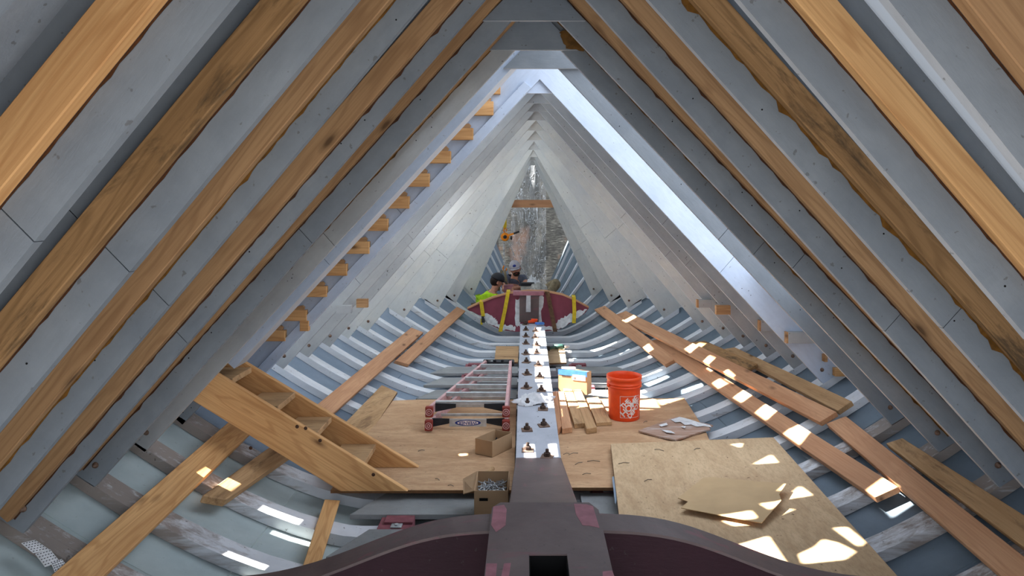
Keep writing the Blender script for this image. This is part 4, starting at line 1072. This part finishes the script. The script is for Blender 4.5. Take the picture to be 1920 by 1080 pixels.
E = [(0,1),(1,2),(2,3),(3,4),(2,5),(5,6),(6,7),(2,8),(8,9),(9,10),(0,11),(11,12),(12,13),(13,14),(0,15),(15,16),(16,17),(17,18)]
rad = [.14,.14,.15,.058,.055,.065,.046,.032,.065,.046,.032,.095,.07,.045,.04,.095,.07,.045,.04]
hand(wL, (wR-wL)*.6+Vector((0, -.1, 0)), (0, .2, 1), V, E, rad, 7); hand(wR, Vector((-.7, -.3, -.1)), (0, .5, .8), V, E, rad, 10)
skin_fig('body', V, E, rad, M_SKINP, pB)
skin_fig('t_shirt', [pel+Vector((0, 0, .05)), (pel+che)/2+Vector((0, .03, 0)), che, nk+Vector((0, .02, -.04)), sL, sL.lerp(eL, .55), sR, sR.lerp(eR, .55)], [(0,1),(1,2),(2,3),(2,4),(4,5),(2,6),(6,7)], [.155,.155,.168,.08,.082,.062,.082,.062], M_TEE, pB)
skin_fig('trousers', [pel, pel+Vector((.12, -.03, 0)), knR, anR, pel+Vector((-.12, -.03, 0)), knL, anL], [(0,1),(1,2),(2,3),(0,4),(4,5),(5,6)], [.155,.11,.092,.06,.11,.085,.06], M_KHAKI, pB)
Rh = Matrix.Rotation(R(-14), 3, 'Y') @ Matrix.Rotation(R(14), 3, 'X')
def H(v): return hd+Rh @ Vector(v)
head = ball('head', hd, (.078, .097, .115), M_SKINP, pB, Rh)
ball('nose', H((0, -.100, -.012)), (.014, .018, .022), M_SKINP, head, Rh, 10, 8)
for s in (-1, 1):
    ball('ear', H((s*.078, .005, -.01)), (.012, .022, .032), M_SKINP, head, Rh, 10, 8)
    ball('lens', H((s*.034, -.088, .012)), (.030, .014, .020), M_BLK, head, Rh, 12, 8)
box('glasses_bridge', H((0, -.096, .016)), (.13, .006, .008), M_BLK, head, Rh, .001)
ball('beard', H((0, -.055, -.075)), (.058, .052, .045), M_HAIR, head, Rh, 14, 10)
ball('mouth', H((0, -.104, -.055)), (.022, .006, .006), M_RFOOT, head, Rh, 10, 6)
ball('moustache', H((0, -.098, -.044)), (.032, .012, .009), M_HAIR, head, Rh, 10, 6)
ball('hair', H((0, .022, -.002)), (.090, .092, .105), M_HAIR, head, Rh)
cp = ball('cap', H((0, 0, .030)), (.092, .108, .105), M_CAPG, pB, Rh, 20, 10, cut=math.pi/2)
prism('cap_visor', [H((x, y, .034-.015*(abs(x)/.08)**2)) for x, y in ((-.08, -.06), (-.075, -.13), (-.045, -.175), (0, -.19), (.045, -.175), (.075, -.13), (.08, -.06))], Rh @ Vector((0, 0, .008)), M_CAPG, cp)
ball('cap_badge', H((0, -.098, .075)), (.028, .010, .024), M_BLUE, cp, Rh, 12, 8)
# --- man in lime shirt seen from behind
YA_ = 10.72
ha = atY(932, 526, YA_)
pA = thing('person', 'man in lime green shirt and black cap bowing behind the bulkhead', 'person', (ha.x-.1, YA_+.1, prof(-.6, YA_)+.02))
ba = Wm[pA.name].translation
pel = Vector((ha.x-.20, YA_+.22, ba.z+.14)); che = atY(914, 562, YA_+.06); nk = atY(926, 546, YA_+.0)
sL, sR = atY(902, 560, YA_+.10), atY(934, 560, YA_-.02)
eL = atY(906, 590, YA_+.08); wL = atY(930, 575, YA_+.30); eR = atY(948, 566, YA_+.05); wR = atY(960, 552, YA_+.22)
V = [pel, (pel+che)/2, che, nk, ha+Vector((-.01, 0, -.05)), sL, eL, wL, sR, eR, wR, pel+Vector((.14, .0, 0)), pel+Vector((.36, .12, .02)), pel+Vector((.30, .30, -.10)), pel+Vector((-.10, .08, 0)), pel+Vector((.04, .36, .02)), pel+Vector((.0, .50, .0))]
E = [(0,1),(1,2),(2,3),(3,4),(2,5),(5,6),(6,7),(2,8),(8,9),(9,10),(0,11),(11,12),(12,13),(0,14),(14,15),(15,16)]
rad = [.14,.14,.15,.06,.055,.07,.048,.032,.07,.048,.032,.09,.065,.045,.09,.065,.045]
hand(wL, (.6, .4, .2), (0, .3, .9), V, E, rad, 7); hand(wR, (.5, .4, .3), (0, .3, .9), V, E, rad, 10)
skin_fig('body', V, E, rad, M_SKINP, pA)
skin_fig('shirt', [pel+Vector((0, 0, .04)), (pel+che)/2, che, nk.lerp(che, .3), sL, sL.lerp(eL, .6), sR, sR.lerp(eR, .6)], [(0,1),(1,2),(2,3),(2,4),(4,5),(2,6),(6,7)], [.155,.16,.17,.09,.09,.07,.09,.068], M_LIME, pA)
skin_fig('trousers', [pel]+V[11:17], [(0,1),(1,2),(2,3),(0,4),(4,5),(5,6)], [.155,.105,.08,.055,.105,.08,.055], M_KHAKI, pA)
Rh = Matrix.Rotation(R(25), 3, 'Y') @ Matrix.Rotation(R(-70), 3, 'Z')
def H(v): return ha+Rh @ Vector(v)
head = ball('head', ha, (.080, .098, .112), M_SKINP, pA, Rh)
ball('nose', H((0, .100, -.02)), (.014, .02, .022), M_SKINP, head, Rh, 10, 8)
for s in (-1, 1):
    ball('ear', H((s*.08, 0, -.015)), (.012, .022, .03), M_SKINP, head, Rh, 10, 8); ball('eye', H((s*.03, .090, .005)), (.013, .01, .009), M_WHT, head, Rh, 8, 6)
ball('mouth', H((0, .094, -.06)), (.022, .008, .006), M_RFOOT, head, Rh, 8, 6)
ball('hair', H((0, -.015, -.012)), (.083, .092, .09), M_HAIR, head, Rh)
cp = ball('cap', H((0, 0, .018)), (.096, .112, .11), M_BLK, pA, Rh, 20, 10, cut=math.pi/2)
prism('cap_visor', [H((x, y, .024)) for x, y in ((-.08, .06), (-.07, .13), (0, .18), (.07, .13), (.08, .06))], Rh @ Vector((0, 0, .008)), M_BLK, cp)

# ------------------------------------------------------------------ beam, strap, chain hoist, tarp
YBm = st(13)+.10
p = atY(938, 382, YBm); q = atY(1046, 382, YBm); p.x -= .25; q.x += .25
tag(bar('cross_beam', p, q, .038, .125, M_PINK, None, (0, 0, 1)), 'reddish horizontal timber across the narrow far frames, carrying the hoist strap', 'beam')
h_ = lambda x, y, Y=YBm-.03: atY(x, y, Y)
s = prism('lifting_strap', [h_(943, 374), h_(949, 374), h_(950, 425), h_(946, 432), h_(943, 425)], (0, .006, 0), M_YEL); tag(s, 'yellow lifting strap hanging from the reddish cross beam', 'strap')
ho = thing('chain_hoist', 'orange lever chain hoist hanging from the yellow strap', 'hoist', h_(948, 445))
def disc(nm, cx, cy, r_px, mat, par__, dep=.05, Y=YBm-.05):
    c = atY(cx, cy, Y); rr = r_px*YBm/F_PX; return lathe(nm, [(.001, -dep), (rr*.8, -dep), (rr, -dep*.7), (rr, dep*.2), (.001, dep*.2)], c, mat, par__, 18, (0, 1, 0))
body = disc('gear_case', 947, 444, 8, M_HOIST, ho); disc('gear_boss', 947, 444, 3.5, M_BLK, body, .07)
tube('top_hook', [h_(947, 437), h_(944, 432), h_(946, 427), h_(950, 430), h_(949, 434)], .010, M_HOIST, ho, 8)
bar('lever', h_(951, 442, YBm-.08), h_(963, 438, YBm-.08), .05, .03, M_HOIST, ho); bar('lever_grip', h_(963, 438, YBm-.08), h_(974, 434, YBm-.08), .035, .03, M_BLK, ho)
lathe('chain_stop', [(.03, 0), (.03, .03)], h_(957, 446), M_BLK, ho, 10, (1, 0, 0))
def chain(p, q):
    p, q = Vector(p), Vector(q); L_ = (q-p).length; n = int(L_/.034); d = (q-p).normalized(); parts = []
    for i in range(n):
        c = p+d*(i+.5)*L_/n; s_ = Vector((1, 0, 0)) if i % 2 else Vector((.35, .9, 0)).normalized()
        ring = [c+d*.024*math.cos(a)+s_*.014*math.sin(a) for a in [2*math.pi*k/8 for k in range(8)]]
        vs = []; fs = []
        o_ = d.cross(s_).normalized()
        for k, r_ in enumerate(ring):
            rd = (r_-c).normalized()
            for j in range(4): a = math.pi/2*j+.78; vs.append(r_+rd*.005*math.cos(a)+o_*.005*math.sin(a))
        for k in range(8):
            for j in range(4): fs.append([4*k+j, 4*k+(j+1) % 4, 4*((k+1) % 8)+(j+1) % 4, 4*((k+1) % 8)+j])
        parts.append((vs, fs))
    o = merged('chain', parts, M_STEEL, ho); o['kind'] = 'stuff'; return o
chain(h_(945, 451), h_(945, 499)); chain(h_(952, 450), h_(966, 482)); chain(h_(976, 500), h_(990, 520))
hk = tube('bottom_hook', [h_(945, 498), h_(943, 503), h_(945, 509), h_(949, 507), h_(950, 503)], .013, M_HOIST, ho, 8)
sg = thing('sling', 'khaki webbing sling looped through the lower orange hook', 'sling', h_(945, 530))
for dx, e in ((-3, -6), (2, 4)):
    P = [h_(944+dx, 507, YBm-.12), h_(944+dx+e*.7, 522, YBm-.14), h_(944+dx+e, 545, YBm-.16)]
    tube('loop', P, (.028, .008), M_BRN, sg, 8) if False else tube('loop', P, .022, M_KHAKI, sg, 8)

# tarp: dark woven mesh with clear plastic in front
YT = st(18)+.35
def cloth(name, x0, x1, z0, z1, Y, amp, mat, nx=60, nz=60, fold=(2.4, .6)):
    vs = []; fs = []
    for j in range(nz+1):
        for i in range(nx+1):
            x = x0+(x1-x0)*i/nx; z = z0+(z1-z0)*j/nz
            vs.append(Vector((x, Y+amp*noise.noise(Vector((x*fold[0], z*fold[1], Y)))+amp*.4*noise.noise(Vector((x*7, z*2.2+x*2, 3))), z)))
    for j in range(nz):
        for i in range(nx): a = j*(nx+1)+i; fs.append([a, a+1, a+nx+2, a+nx+1])
    o = mesh(name, vs, fs, mat, smooth=True); return o
m, nt, b = base_mat('woven_shade_mesh', .8)
v = vec_src(nt, (1, 1, 1), False); v2 = vec_src(nt, (2.5, 1, 26), False)
n1 = noise_n(nt, v2, 3, 6, .75, .6); n2 = noise_n(nt, v, 1.3, 4, .6)
c_ = ramp(nt, n1, [(.32, lin((24, 24, 24))), (.52, lin((66, 66, 64))), (.60, lin((96, 96, 92))), (.74, lin((160, 158, 150)))])
c_ = mix(nt, ramp(nt, n2, [(.58, K), (.66, (.35, .35, .35, 1))]), c_, lin((140, 104, 84)))
nt.links.new(c_, b.inputs['Base Color']); bump(nt, b, n1, .4, .01)
tr = node(nt, 'ShaderNodeBsdfTranslucent'); nt.links.new(c_, tr.inputs[0]); ms = node(nt, 'ShaderNodeMixShader'); ms.inputs[0].default_value = .35
nt.links.new(b.outputs[0], ms.inputs[1]); nt.links.new(tr.outputs[0], ms.inputs[2]); nt.links.new(ms.outputs[0], nt.nodes['Material Output'].inputs[0])
tag(cloth('shade_tarp', -2.2, 2.2, -.2, 3.4, YT, .10, m), 'dark woven shade mesh tarp closing the far end', 'tarp')
m, nt, b = base_mat('clear_film', .25, .6)
b.inputs['Base Color'].default_value = lin((226, 232, 240)); b.inputs['Alpha'].default_value = .30
al = ramp(nt, noise_n(nt, vec_src(nt, (4.2, 1, 1.1), False), 1.6, 3, .55, 1.2), [(.30, (.10,)*3+(1,)), (.462, (.14,)*3+(1,)), (.475, (.75,)*3+(1,)), (.488, (.05,)*3+(1,)), (.56, (.03,)*3+(1,)), (.566, (.6,)*3+(1,)), (.575, (.10,)*3+(1,)), (.8, (.30,)*3+(1,))]); nt.links.new(al, b.inputs['Alpha'])
tag(cloth('plastic_sheet', -.40, .30, .1, 3.2, YT-.16, .16, m, 40, 70, (5, .7)), 'wrinkled clear plastic sheet hanging in front of the dark tarp', 'plastic')
